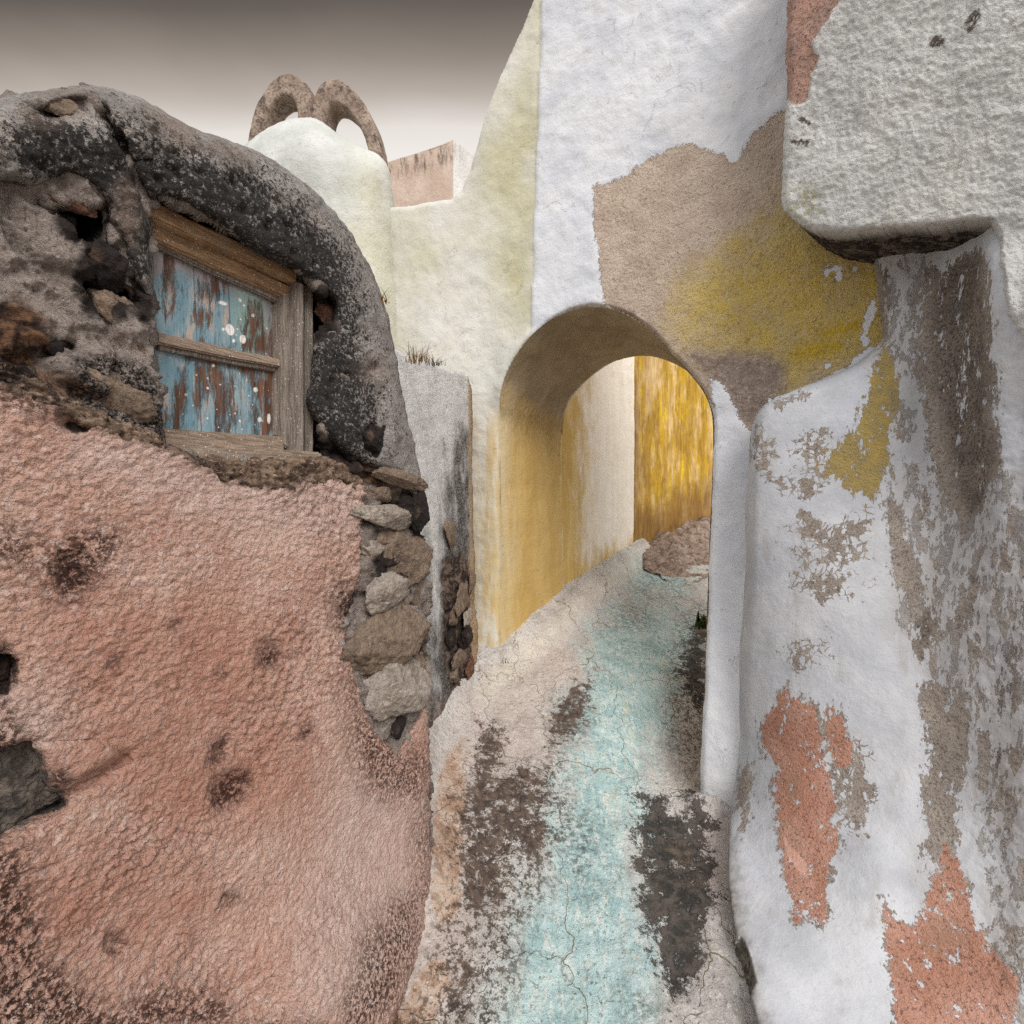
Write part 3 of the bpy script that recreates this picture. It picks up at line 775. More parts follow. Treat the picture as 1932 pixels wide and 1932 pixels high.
for i, (x, y, rx, ry, ro, mt, off) in enumerate([
        (732, 972, 54, 30, 6, R_PALE, .0), (722, 1022, 32, 24, 0, R_TAN, .03), (702, 1040, 24, 22, -40, R_PALE, .02), (762, 1048, 42, 52, 8, R_TAN, .03),
        (706, 1078, 26, 34, 10, R_BLK, .05), (736, 1120, 40, 34, 20, R_PALE, .0), (736, 1205, 80, 52, 35, R_TAN, .0), (744, 1308, 58, 66, 30, R_PALE, .0),
        (752, 1372, 15, 20, 0, R_BLK, .0), (752, 900, 50, 16, -14, R_TAN, .01), (790, 965, 16, 34, 0, R_BLK, .02), (715, 930, 30, 14, -8, R_TAN, .03), (782, 1110, 18, 40, 5, R_TAN, .05), (775, 1260, 26, 26, 0, R_TAN, .05),
        (126, 376, 54, 17, -6, R_RED, .035), (195, 508, 52, 48, -20, R_BLK, .05), (100, 652, 38, 26, -8, R_BLK, .03), (215, 585, 46, 40, -25, R_TAN, .05), (252, 640, 26, 62, 20, R_TAN, .05),
        (60, 420, 50, 36, 0, R_TAN, .06), (40, 520, 60, 34, 5, R_TAN, .06), (20, 640, 44, 50, 0, R_RED, .05), (210, 735, 86, 46, -18, R_TAN, .04), (150, 590, 44, 34, 0, R_TAN, .07),
        (612, 588, 18, 26, 0, R_RED, .09), (700, 826, 30, 34, 0, R_BLK, .03), (112, 204, 46, 20, 12, R_TAN, .02)]):
    rock('stone', x, y, rx, ry, ro, onface(x, off), mt, house, 40+i)

# ================================================================== PINK WALL
PSTONE = [[(-400, 1430), (60, 1395), (85, 1420), (92, 1465), (120, 1490), (125, 1520), (60, 1545), (0, 1580), (-400, 1620)]]
PHOLE = [[(-60, 1215), (10, 1212), (30, 1228), (42, 1244), (36, 1268), (40, 1290), (18, 1312), (-60, 1330)]]
def d_pink(px, py):
    pts = np.stack([px, py], 1)
    d = dP(px, py)
    d = d-.24*sstep(1560, 1960, py)*sstep(350, 760, px)
    d = d+.045*sstep(-10, 12, sdf(pts, PSTONE[0])) + .05*sstep(-8, 16, sdf(pts, PHOLE[0]))
    for p, a in ((ell(438, 1495, 38, 38, -20), .022), (ell(415, 1420, 14, 34, 25), .014), (ell(508, 1235, 22, 32, 15), .010), (ell(135, 1078, 40, 44), .008), (ell(330, 1188, 12, 16), .007), (ell(140, 800, 30, 18), .02),
                 (ell(220, 1385+395, 16, 20), .008), (ell(650, 1150, 30, 60, 10), .014)):
        d = d + a*sstep(-10, 14, sdf(pts, p))
    d = d-.012*sstep(-8, 6, sdf(pts, [(82, 1408), (190, 1402), (235, 1432), (150, 1462), (120, 1475), (95, 1445)]))
    d = d+.02*np.exp(-(line_d(pts, [(0, 1585), (60, 1550), (130, 1500), (235, 1430)])/14)**2)
    return d
def h_pink(P, pts, sd):
    st = sstep(-.1, .15, region(pts, PSTONE))
    Q = P*np.array([1, 1, 1.25])
    d1, d2 = worley(Q+.009*np.stack([fbm(P, 60, 2, seed=i) for i in (1, 2, 3)], 1), 84, 7)
    lump = .0032*(1-sstep(.0, .75, d1))+.0105*fbm(Q, 72, 3, .65, seed=2)
    sm = sstep(-.1, .1, region(pts, [[(82, 1408), (190, 1402), (235, 1432), (150, 1462), (120, 1475), (95, 1445)]]))
    ed = 1-sstep(0, 40, sd)
    lump = lump*(.55+.9*sstep(-.3, .4, fbm(P, 2.6, 3, seed=77)))*(1-.5*sstep(500, 760, pts[:, 0])*sstep(1300, 1600, pts[:, 1]))
    D = (P@np.array([.45, .9, .75]))[:, None]*np.array([1, 0, 0])*9+P*np.array([2., 2., 2.])
    lump = lump+.004*fbm(D, 1.6, 3, seed=78)
    return lump*(1-.75*sm)*(1-st)+.014*fbm(P, 4, 3, seed=3)+(st+sstep(-.1, .1, region(pts, PHOLE)))*.02*ridged(P, 18, 4, seed=5)+ed*.010*ridged(P, 30, 3, seed=12)
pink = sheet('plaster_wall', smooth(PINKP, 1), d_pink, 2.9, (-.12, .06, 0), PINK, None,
    {'pale': [[(150, 800), (690, 900), (690, 1000), (600, 1040), (350, 960), (150, 880)], ell(60, 1360, 80, 60), [(640, 1450), (800, 1500), (800, 1800), (700, 1900), (560, 1932), (560, 1700)]],
     'bricky': [[(100, 1150), (450, 1100), (560, 1300), (560, 1560), (300, 1560), (150, 1380)], ell(250, 1700, 200, 90)],
     'grime_shade': [ell(130, 1075, 50, 56, 10), ell(150, 1050, 100, 50, -30), [(-400, 1340), (20, 1330), (60, 1400), (0, 1600), (-400, 1600)], [(780, 1420), (812, 1400), (812, 1720), (790, 1720)], [(-400, 1560), (60, 1600), (60, 1760), (40, 1880), (160, 1932), (200, 2150), (-400, 2150)], ell(330, 1905, 110, 40),
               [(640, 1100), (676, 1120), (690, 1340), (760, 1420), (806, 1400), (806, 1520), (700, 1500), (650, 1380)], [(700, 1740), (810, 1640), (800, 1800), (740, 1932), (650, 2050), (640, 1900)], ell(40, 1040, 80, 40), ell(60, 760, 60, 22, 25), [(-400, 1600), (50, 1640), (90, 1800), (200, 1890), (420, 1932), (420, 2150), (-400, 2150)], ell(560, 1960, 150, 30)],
     'stain': [[(398, 1530), (402, 1490), (430, 1462), (468, 1455), (476, 1490), (450, 1520)], ell(415, 1420, 10, 30, 25), ell(505, 1240, 20, 28, 20), ell(135, 1085, 34, 38), ell(330, 1188, 10, 16), ell(212, 1250, 8, 10), ell(413, 1265, 7, 6), ell(572, 1382, 8, 9), ell(220, 1780, 14, 20), ell(658, 1150, 26, 40), ell(430, 1690, 22, 10), ell(110, 1480, 18, 22)],
     'stone': PSTONE, 'hole': PHOLE + [ell(145, 803, 26, 14, 10)],
     'crumb': [[(-400, 600), (0, 690), (150, 760), (300, 810), (400, 862), (548, 880), (690, 890), (690, 912), (600, 905), (548, 926), (470, 912), (400, 890), (300, 850), (160, 800), (60, 760), (0, 735), (-400, 668)]]},
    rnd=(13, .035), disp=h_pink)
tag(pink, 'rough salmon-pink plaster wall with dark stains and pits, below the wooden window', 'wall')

# ================================================================== GREY CEMENT WALL
def gL(py): return np.interp(py, [600, 690, 800, 900, 1000, 1650, 1800], [738, 750, 772, 788, 802, 811, 812])
def gR(py): return np.interp(py, [600, 710, 1000, 1290, 1800], [885, 888, 893, 908, 935])
def d_grey(px, py):
    s = np.clip((px-gL(py))/(gR(py)-gL(py)), -.3, 1.05)
    d = 1/(1/2.75+(1/3.42-1/2.75)*s)
    return d-.03*np.exp(-((s-.18)/.16)**2)*sstep(900, 1100, py)
GW = [(735, 648), (752, 664), (775, 676), (802, 681), (836, 696), (866, 702), (888, 713), (891, 800), (892, 1000), (899, 1120), (906, 1290), (930, 1420), (900, 1520), (860, 1640), (830, 1800), (790, 1800), (780, 1000), (745, 800), (725, 690)]
GRUB = [[(834, 1060), (880, 1040), (900, 1130), (915, 1330), (870, 1340), (838, 1250)]]
def h_grey(P, pts, sd):
    rb = sstep(-.1, .1, region(pts, GRUB))
    return .012*fbm(P, 6, 4, seed=51)+.004*ridged(P, 30, 3, seed=3)+rb*(.04*ridged(P, 9, 4, seed=8)-.03)
grey = sheet('cement_wall', smooth(GW, 1), d_grey, 3.0, (-.5, .45, 0), GREYW, None,
    {'grime_shade': [[(850, 850), (868, 812), (886, 815), (890, 1000), (900, 1140), (900, 1300), (860, 1330), (830, 1400), (812, 1440), (820, 1200), (836, 1050), (846, 950)], [(806, 1000), (812, 1200), (812, 1450), (806, 1450)]],
     'rubble': GRUB, 'edge': [[(882, 712), (894, 715), (898, 900), (898, 1040), (915, 1290), (896, 1290), (886, 1050), (884, 900)]],
     'rust': [[(820, 1340), (900, 1300), (900, 1420), (830, 1600), (812, 1600)]]}, rnd=(8, .03), disp=h_grey)
tag(grey, 'narrow grey cement wall with a dirty black edge, left of the yellow arch pier', 'wall')
NG = np.array([1., -.08, 0])/1.003
for i, (x, y, rx, ry, ro, mt) in enumerate([(850, 1010, 12, 40, 8, R_TAN), (872, 1128, 16, 40, 0, R_TAN), (856, 1160, 14, 22, 20, R_TAN), (882, 1165, 14, 18, -20, R_PALE), (878, 1200, 18, 26, 10, R_BLK), (850, 1205, 12, 24, 0, R_BLK), (868, 1240, 22, 18, 10, R_TAN), (888, 1262, 14, 22, 0, R_RED), (858, 1272, 14, 20, 0, R_TAN), (890, 1100, 10, 26, 0, R_TAN)]):
    rock('stone', x, y, rx*.8, ry*.8, ro, float(d_grey(np.array([x*1.]), np.array([y*1.]))[0]), mt, grey, 140+i, nrm=NG, flat=.7, sub=4)

# ================================================================== CHIMNEY
CH = [(590, 222), (612, 232), (640, 254), (690, 280), (716, 292), (730, 310), (738, 332), (743, 390), (752, 445), (762, 530), (770, 620), (778, 720), (790, 860), (500, 860), (330, 500), (380, 380), (440, 290), (466, 268), (490, 248), (528, 230), (562, 222)]
chim = thing('chimney', 'pale rounded limewashed chimney stack crowned by two dark stone rings', 'chimney')
def d_ch(px, py):
    pts = np.stack([px, py], 1)
    return 3.95+.25*((px-600)/170)**2*.4 + .25*sstep(690, 800, px)
def h_std(P, pts, sd): return .02*fbm(P, 3, 4, seed=61)+.006*fbm(P, 20, 4, seed=62)
sheet('stack', smooth(CH, 2), d_ch, 4.5, (-.15, .9, .05), m_chimney(), chim,
    {'yellow': [[(640, 420), (780, 380), (790, 760), (700, 760)], ell(700, 360, 40, 60)], 'greyed': [ell(640, 320, 50, 50), ell(580, 330, 60, 40), ell(760, 500, 20, 120)]}, rnd=(80, .32), disp=h_std)
RING = m_ring()
def ring(outer, inner, d0, tilt, label):
    """horseshoe band of stone, swept back from its traced front outline"""
    o = smooth(outer, 2, False); i = smooth(inner, 2, False)
    def res(p, n):
        s = np.r_[0, np.cumsum(np.linalg.norm(np.diff(p, axis=0), axis=1))]
        t = np.linspace(0, s[-1], n); return np.stack([np.interp(t, s, p[:, 0]), np.interp(t, s, p[:, 1])], 1)
    n = 90; o = res(o, n); i = res(i, n)
    prof = []                                           # section: (mix outer..inner, depth)
    for k in range(28):
        a = 2*math.pi*k/28
        cx, cy = math.cos(a), math.sin(a)
        cx = math.copysign(abs(cx)**.36, cx); cy = math.copysign(abs(cy)**.36, cy)
        prof.append((.5-.5*cx, .5+.5*cy))
    V = []
    for a in range(n):
        for w, dd in prof:
            p = o[a]*(1-w)+i[a]*w
            q = unproj(p[0], p[1], d0)
            V.append(q+np.array([tilt*dd,  .21*dd, 0]))
    V = np.array(V); m = len(prof)
    F = [(a*m+b, a*m+(b+1) % m, (a+1)*m+(b+1) % m, (a+1)*m+b) for a in range(n-1) for b in range(m)]
    cen = V.reshape(n, m, 3).mean(1, keepdims=True)
    out = (V.reshape(n, m, 3)-cen).reshape(-1, 3); out /= np.maximum(np.linalg.norm(out, axis=1, keepdims=True), 1e-6)
    V = V+out*(.010*fbm(V, 6, 4, seed=71)+.005*ridged(V, 24, 3, seed=72))[:, None]
    ob = mesh_obj('stone_ring', V, F, RING, chim); ob['label'] = label
    return ob
ring([(455, 330), (463, 285), (468, 255), (475, 220), (487, 185), (507, 152), (530, 135), (552, 135), (573, 148), (586, 172), (590, 205), (590, 290)],
     [(478, 330), (486, 290), (489, 258), (494, 228), (505, 202), (520, 184), (536, 178), (550, 184), (558, 202), (560, 225), (558, 250), (556, 290)], 4.34, .03, 'left stone ring, upright')
ring([(586, 290), (586, 210), (590, 180), (604, 154), (622, 144), (644, 148), (668, 168), (690, 198), (706, 232), (715, 270), (722, 330), (724, 360)],
     [(612, 290), (612, 225), (615, 206), (624, 192), (638, 192), (654, 204), (672, 226), (686, 254), (694, 285), (700, 330), (702, 360)], 4.34, .03, 'right stone ring, leaning outward')

# ================================================================== ARCHWAY WALL
ARCH = [(952, 1420), (950, 1250), (949, 1000), (948, 850), (948, 760), (950, 738), (957, 712), (975, 675), (1003, 638), (1038, 606), (1075, 586), (1115, 577), (1160, 583), (1205, 606), (1240, 636), (1266, 668), (1300, 704), (1325, 734), (1340, 766), (1346, 800),
        (1344, 900), (1339, 1000), (1334, 1150), (1329, 1300), (1322, 1450), (1314, 1640)]
archs = smooth(ARCH, 2, False)
AW = [(1190, -330), (1110, -200), (1005, 0), (960, 100), (935, 160), (915, 210), (900, 268), (884, 325), (870, 356), (850, 374), (800, 381), (745, 389), (640, 396), (640, 760), (860, 800), (866, 1000), (872, 1420)] + [tuple(p) for p in archs] + [(1440, 1660), (1720, 1660), (1780, -330)]
arch_wall = thing('archway_wall', 'tall plaster wall pierced by a round archway, half whitewash and half bare ochre render', 'wall')
def d_arch(px, py):
    d = dA(px, py)
    d = d-.34*sstep(950, 1500, py)*sstep(1230, 1330, px)
    d = d-.10*sstep(1000, 1300, py)*(1-sstep(930, 1010, px))
    pts = np.stack([px, py], 1)
    k = np.clip(1-line_d(pts, ARCH)/58, 0, 1)*(1-sstep(990, 1060, px))*sstep(690, 790, py)
    d = d+.13*(1-np.sqrt(np.clip(1-k*k, 0, 1)))
    return d
RIMD = lambda pts: line_d(pts, archs)
def h_arch(P, pts, sd):
    rim = np.exp(-((RIMD(pts)-10)/9)**2)*sstep(1010, 990, pts[:, 0]+0*pts[:, 1])*sstep(760, 720, pts[:, 1])
    bare = sstep(-.06, .06, region(pts, [BARE]))
    left = 1.0*(pts[:, 0] < 1022-(pts[:, 1])*.031)
    return .020*fbm(P, 2.2, 4, seed=81)+.007*fbm(P, 14, 4, seed=82)+rim*.02-bare*.005-left*.012
BARE = [(1120, 352), (1165, 338), (1200, 312), (1240, 288), (1268, 276), (1300, 268), (1340, 284), (1365, 290), (1378, 304), (1392, 304), (1404, 280), (1416, 258), (1440, 232), (1468, 210), (1500, 196), (1780, 196), (1780, 655),
        (1660, 648), (1640, 655), (1622, 668), (1600, 690), (1560, 708), (1530, 730), (1490, 742), (1450, 752), (1425, 792), (1418, 815), (1396, 790), (1380, 752), (1362, 722), (1338, 712), (1346, 770), (1300, 715), (1240, 650), (1180, 600), (1140, 574), (1133, 520), (1128, 470), (1120, 420)]
sheet('wall_face', AW, d_arch, 4.2, None, m_arch(), arch_wall,
    {'left': [[(1032, -330), (1022, 0), (1016, 200), (1008, 400), (1004, 560), (1003, 660), (960, 760), (960, 1500), (600, 1500), (600, -330)]],
     'sallow': [[(905, 290), (985, 60), (1024, 0), (1010, 560), (960, 620), (930, 540), (890, 420)], ell(800, 470, 24, 60)],
     'bright': [[(780, 520), (900, 500), (920, 640), (890, 720), (780, 700)], [(930, 100), (1010, 60), (1000, 130), (930, 220)], ell(860, 420, 80, 40), ell(900, 860, 40, 160)],
     'bare': [BARE], 'chip': [ell(1560, 512, 9, 9), ell(1578, 505, 10, 6), ell(1583, 520, 6, 12), ell(1640, 596, 10, 30, 20), ell(1632, 640, 8, 14), ell(1612, 507, 5, 7), ell(1560, 690, 6, 6)],
     'ochre': [[(1290, 520), (1400, 450), (1480, 400), (1580, 420), (1780, 470), (1780, 660), (1560, 720), (1480, 760), (1440, 690), (1330, 665), (1260, 620)]],
     'lemon': [ell(1585, 622, 46, 12, -12), ell(1540, 660, 50, 16, -10)],
     'brown': [[(1290, 668), (1340, 662), (1440, 668), (1478, 690), (1482, 735), (1430, 810), (1390, 790), (1350, 715)], ell(1200, 620, 60, 20, 40)],
     'corner': [[(950, 780), (1010, 740), (1010, 1310), (944, 1310)]],
     'pier': [[(905, 800), (990, 760), (990, 1300), (890, 1320), (900, 1000)]],
     'rim': [[(952, 760), (955, 712), (1003, 634), (1075, 580), (1115, 570), (1150, 575), (1115, 590), (1040, 620), (975, 700), (960, 760)]]},
    rnd=(11, .03), disp=h_arch)

# the passage behind it: the arch swept along the lane
def passage():
    p = archs; n = 260
    s = np.r_[0, np.cumsum(np.linalg.norm(np.diff(p, axis=0), axis=1))]
    t = np.linspace(0, s[-1], n); q = np.stack([np.interp(t, s, p[:, 0]), np.interp(t, s, p[:, 1])], 1)
    d = d_arch(q[:, 0], q[:, 1])+.03
    B = unproj(q[:, 0], q[:, 1], d)-AX*.03*sstep(1100, 1000, q[:, 0])[:, None]
    m = 70; L = .93
    V = []
    for k in range(m):
        f = k/(m-1)
        R = B+AX*L*f
        R[:, 2] -= .075*f*sstep(2.4, 2.9, B[:, 2])
        V.append(R)
    V = np.array(V).reshape(-1, 3)
    nr = grid_normals(V, (m, n))
    cen = np.array([.55, 3.3, 2.0])
    sg = np.sign((nr*(cen+AX*.4-V)).sum(1, keepdims=True)); nr = nr*sg
    fade = np.repeat(np.minimum(1, np.arange(m)/6), n)
    V = V+nr*((.014*fbm(V, 4, 4, seed=91)+.005*ridged(V, 10, 4, seed=92))*fade)[:, None]
    F = [(k*n+i, k*n+i+1, (k+1)*n+i+1, (k+1)*n+i) for k in range(m-1) for i in range(n-1)]
    pp = proj(V)
    at = {'ochre': np.clip((2.42-.2*(V[:, 0]-.1)-V[:, 2])*3.0, -1.5, 1.5), 'front': np.where(np.tile(np.arange(n), m) < n//2, np.repeat(np.arange(m), n)/(m-1)*L, 1.0), 'smear': region(pp, [ell(1045, 800, 30, 60, 10), ell(1010, 790, 60, 40)])}
    mesh_obj('passage_vault', V, F, m_vault(), arch_wall, at)
passage()
# rear face of the archway wall
def rear():
    p = archs; off = AX*.93
    q = unproj(p[:, 0], p[:, 1], d_arch(p[:, 0], p[:, 1])+.03)+off
    q[:, 2] -= .075*sstep(2.4, 2.9, q[:, 2])
    n = len(q); xd = np.array([1, -.676, 0])/1.207
    c = q.mean(0)
    V = list(q); F = []
    for v in q:
        s = (v-c)@xd
        V.append(np.array([*(v+xd*(2.2 if s > 0 else -1.2)*abs(s))[:2], max(v[2], 2.2)+1.9 if v[2] > 1.0 else v[2]]))
    for i in range(n-1): F.append((i, i+1, n+i+1, n+i))
    mesh_obj('wall_back', V, F, bpy.data.materials['cream_limewash'] if 'cream_limewash' in bpy.data.materials else LANEW, arch_wall)
LANEW = m_lane_wall()
rear()

# ================================================================== WALLS BEYOND THE ARCH
def strip(name, pts, z0, z1, mat, regions=None, extra=None, bulge=.015, cell=.03, thick=(-.3, .3, 0)):
    """upright wall along a plan polyline, z0(x,y) foot; thick gives its body"""
    pts = np.asarray(pts, float)
    s = np.r_[0, np.cumsum(np.linalg.norm(np.diff(pts, axis=0), axis=1))]
    nu = int(s[-1]/cell)+2; nz = int((z1-0)/cell)+2
    t = np.linspace(0, s[-1], nu)
    X = np.interp(t, s, pts[:, 0]); Y = np.interp(t, s, pts[:, 1])
    V = np.array([[X[i], Y[i], (z0)+(z1-z0)*k/(nz-1)] for k in range(nz) for i in range(nu)])
    nr = grid_normals(V, (nz, nu)); sg = np.sign((nr*(np.array([0, 0, 1.6])-V)).sum(1, keepdims=True)); nr *= sg
    front = V+nr*(bulge*fbm(V, 2.5, 4, seed=101)+.006*fbm(V, 15, 3, seed=103))[:, None]
    F = [(k*nu+i, k*nu+i+1, (k+1)*nu+i+1, (k+1)*nu+i) for k in range(nz-1) for i in range(nu-1)]
    top = [(nz-1)*nu+i for i in range(nu)]
    n0 = len(front)
    bk = V+np.asarray(thick)
    V2 = np.concatenate([front, bk])
    F += [tuple(n0+j for j in f[::-1]) for f in F]
    F += [(top[i], top[i]+1, n0+top[i]+1, n0+top[i]) for i in range(nu-1)]
    for e in (0, nu-1):
        F += [(k*nu+e, (k+1)*nu+e, n0+(k+1)*nu+e, n0+k*nu+e) for k in range(nz-1)]
    pp = proj(V2)
    at = {k: region(pp, v) for k, v in (regions or {}).items()}
    for k, fn in (extra or {}).items(): at[k] = fn(pp, V2)
    return mesh_obj(name, V2, F, mat, None, at)
B0 = np.array([-.04+.676*.83, 3.62+.83]); 
lw = strip('lane_wall', [(.415, 4.52), (.62, 4.80), (.66, 4.85), (1.36, 5.71)], .3, 4.3, LANEW,
    {'ochre': [[(1000, 700), (1101, 690), (1101, 1040), (1120, 1050), (1150, 1040), (1200, 1020), (1240, 1100), (1000, 1200)]]})
tag(lw, 'cream limewashed lane wall with an ochre foot, seen through the archway', 'wall')
gw = strip('golden_wall', [(1.365, 5.70), (1.40, 5.76), (2.0, 6.40), (3.6, 7.7)], .6, 4.6, m_gold(),
    {'foot': [[(1180, 960), (1260, 940), (1345, 900), (1400, 1100), (1150, 1100)], [(1186, 660), (1204, 660), (1212, 1100), (1186, 1100)]]}, bulge=.03)
tag(gw, 'golden-yellow streaked plaster wall at the far end, seen through the archway', 'wall')

# ================================================================== WHITEWASHED HOUSE (right)
wh = thing('whitewashed_house', 'peeling whitewashed house on the right with red patches and a thick overhanging block', 'house')
WHITE = m_white()
ROWS = [380, 500, 800, 1100, 1300, 1480, 1650, 1800, 1932, 2200]
COLS = [1370, 1410, 1450, 1500, 1580, 1660, 1700, 1760, 1830, 1870, 1932, 2200]
DT = np.array([
    [2.55, 2.50, 2.46, 2.42, 2.38, 2.36, 2.28, 2.20, 2.04, 1.93, 1.870, 1.65],
    [2.55, 2.50, 2.46, 2.42, 2.38, 2.34, 2.27, 2.18, 2.00, 1.83, 1.745, 1.50],
    [2.55, 2.48, 2.42, 2.36, 2.26, 2.17, 2.14, 2.09, 1.93, 1.81, 1.730, 1.49],
    [2.55, 2.42, 2.32, 2.23, 2.12, 2.05, 2.02, 1.96, 1.85, 1.78, 1.700, 1.47],
    [2.52, 2.38, 2.27, 2.17, 2.06, 1.98, 1.95, 1.90, 1.80, 1.75, 1.670, 1.45],
    [2.42, 2.30, 2.20, 2.10, 2.00, 1.92, 1.88, 1.83, 1.75, 1.70, 1.620, 1.42],
    [2.02, 1.99, 1.95, 1.90, 1.83, 1.76, 1.74, 1.70, 1.65, 1.62, 1.560, 1.38],
    [1.74, 1.72, 1.70, 1.68, 1.65, 1.62, 1.61, 1.59, 1.56, 1.54, 1.490, 1.34],
    [1.56, 1.55, 1.54, 1.53, 1.51, 1.49, 1.48, 1.47, 1.45, 1.44, 1.420, 1.30],
    [1.40, 1.40, 1.38, 1.36, 1.33, 1.31, 1.30, 1.29, 1.28, 1.26, 1.250, 1.18]])
def catmull(xs, ys, q):
    xs = np.asarray(xs, float); m = np.gradient(ys, xs, axis=0)
    k = np.clip(np.searchsorted(xs, q)-1, 0, len(xs)-2)
    h = xs[k+1]-xs[k]; t = np.clip((q-xs[k])/h, 0, 1)
    sh = (slice(None),)+(None,)*(ys.ndim-1)
    t, h = t[sh], h[sh]
    return (2*t**3-3*t**2+1)*ys[k]+(t**3-2*t**2+t)*h*m[k]+(-2*t**3+3*t**2)*ys[k+1]+(t**3-t**2)*h*m[k+1]
def d_white(px, py):
    px, py = np.asarray(px, float), np.asarray(py, float)
    R = catmull(ROWS, DT, py)                       # (N, cols)
    m = np.gradient(R, np.array(COLS, float), axis=1)
    xs = np.array(COLS, float); k = np.clip(np.searchsorted(xs, px)-1, 0, len(xs)-2); i = np.arange(len(px))
    h = xs[k+1]-xs[k]; t = np.clip((px-xs[k])/h, 0, 1)
    d = (2*t**3-3*t**2+1)*R[i, k]+(t**3-2*t**2+t)*h*m[i, k]+(-2*t**3+3*t**2)*R[i, k+1]+(t**3-t**2)*h*m[i, k+1]
    pts = np.stack([px, py], 1)
    d = d+.05*sstep(-4, 12, sdf(pts, NOTCH))
    return d
NOTCH = [(1382, 1800), (1398, 1768), (1410, 1800), (1424, 1850), (1408, 1890), (1432, 1960), (1410, 1960), (1386, 1860)]
WP = [(1412, 812), (1422, 782), (1445, 757), (1490, 738), (1560, 712), (1610, 690), (1645, 662), (1664, 640), (1662, 600), (1652, 540), (1642, 490), (1650, 400), (1870, 300), (2500, 280), (2500, 2180), (1520, 2180), (1436, 1960), (1414, 1880), (1392, 1800), (1378, 1700), (1374, 1620), (1380, 1540), (1390, 1440), (1398, 1250), (1404, 1100), (1408, 950)]
def h_white(P, pts, sd):
    rough = sstep(1700, 1900, pts[:, 0])
    return .016*fbm(P, 2.4, 3, seed=111)+.002*fbm(P, 22, 4, seed=112)+rough*.006*fbm(P, 34, 4, .6, seed=113)
white = sheet('wall', smooth(WP, 1), d_white, 3.8, (.35, .42, 0), WHITE, wh,
    {'peel': [[(1742, 505), (1862, 470), (1872, 600), (1880, 700), (1884, 900), (1852, 950), (1830, 1000), (1790, 960), (1762, 900), (1745, 780), (1738, 650)],
              [(1672, 940), (1700, 965), (1720, 1040), (1745, 1100), (1764, 1180), (1742, 1235), (1715, 1160), (1690, 1080)], [(1738, 1300), (1812, 1285), (1834, 1400), (1812, 1500), (1802, 1620), (1762, 1590), (1738, 1500)],
              [(1670, 640), (1692, 720), (1682, 800), (1668, 900), (1642, 945), (1604, 922), (1562, 888), (1556, 866), (1592, 842), (1612, 800), (1640, 735), (1656, 690)],
              [(1400, 1440), (1414, 1436), (1420, 1480), (1412, 1540), (1400, 1580), (1398, 1520)], [(1606, 1460), (1626, 1456), (1632, 1520), (1622, 1580), (1608, 1540)], ell(1500, 750, 34, 6, -18), [(1648, 500), (1668, 500), (1676, 560), (1680, 640), (1664, 640)]],
     'streak': [[(1680, 880), (1932, 900), (1932, 1320), (1850, 1320), (1760, 1260), (1700, 1160)], [(1660, 500), (1745, 500), (1745, 700), (1700, 880), (1672, 700)], [(1850, 1230), (2500, 900), (2500, 2180), (1900, 2180), (1890, 1900), (1860, 1600), (1850, 1450)], [(1750, 1590), (1800, 1600), (1790, 1720), (1752, 1720)]],
     'crackle': [[(1484, 995), (1520, 968), (1600, 985), (1645, 955), (1652, 1080), (1640, 1105), (1590, 1112), (1560, 1130), (1500, 1090), (1480, 1040)], [(1510, 820), (1560, 810), (1580, 880), (1540, 940), (1490, 930)], ell(1440, 850, 22, 50), ell(1530, 1225, 44, 22, -25), ell(1600, 1480, 44, 80)],
     'dark_bare': [[(1748, 500), (1850, 480), (1868, 640), (1876, 900), (1830, 980), (1770, 800)], [(1720, 1180), (1760, 1160), (1740, 1260)], [(1870, 1200), (1920, 1220), (1900, 1500), (1860, 1400)], [(1660, 500), (1690, 500), (1680, 640)]],
     'ochre': [[(1664, 640), (1700, 700), (1690, 900), (1640, 960), (1590, 930), (1540, 880), (1600, 790)]],
     'red': [[(1438, 1365), (1470, 1312), (1485, 1296), (1496, 1312), (1540, 1332), (1552, 1400), (1562, 1450), (1578, 1520), (1582, 1600), (1562, 1650), (1560, 1750), (1535, 1735), (1518, 1728), (1500, 1748), (1490, 1700), (1474, 1600), (1456, 1500), (1466, 1450), (1440, 1410)],
             [(1572, 1318), (1592, 1362), (1614, 1400), (1606, 1440), (1588, 1452), (1562, 1425), (1556, 1350)],
             [(1664, 1696), (1690, 1735), (1722, 1752), (1744, 1700), (1782, 1590), (1806, 1620), (1834, 1700), (1864, 1780), (1926, 1850), (1904, 1960), (1870, 2180), (1700, 2180), (1684, 1850), (1670, 1790)]],
     'pinkchip': [[(1478, 1575), (1495, 1600), (1520, 1625), (1528, 1662), (1506, 1642), (1490, 1625)]],
     'flaky': [[(1660, 500), (1932, 480), (1932, 1700), (1740, 1700), (1680, 1200)], ell(1600, 1500, 60, 160), ell(1470, 880, 60, 100)],
     'soil': [[(1350, 1600), (1388, 1600), (1396, 1700), (1408, 1800), (1440, 1900), (1470, 1980), (1380, 2000), (1350, 1700)]], 'gap': [NOTCH]},
    rnd=(24, .11, lambda x, y: 1-.9*sstep(1450, 1600, y)), disp=h_white)
rock('stone', 1402, 1835, 15, 40, -12, 1.80, m_rock('grey_stone', (112, 108, 106), (70, 66, 64), (150, 142, 134), .5), wh, 210, nrm=np.array([-.9, -.43, 0]), sub=4)

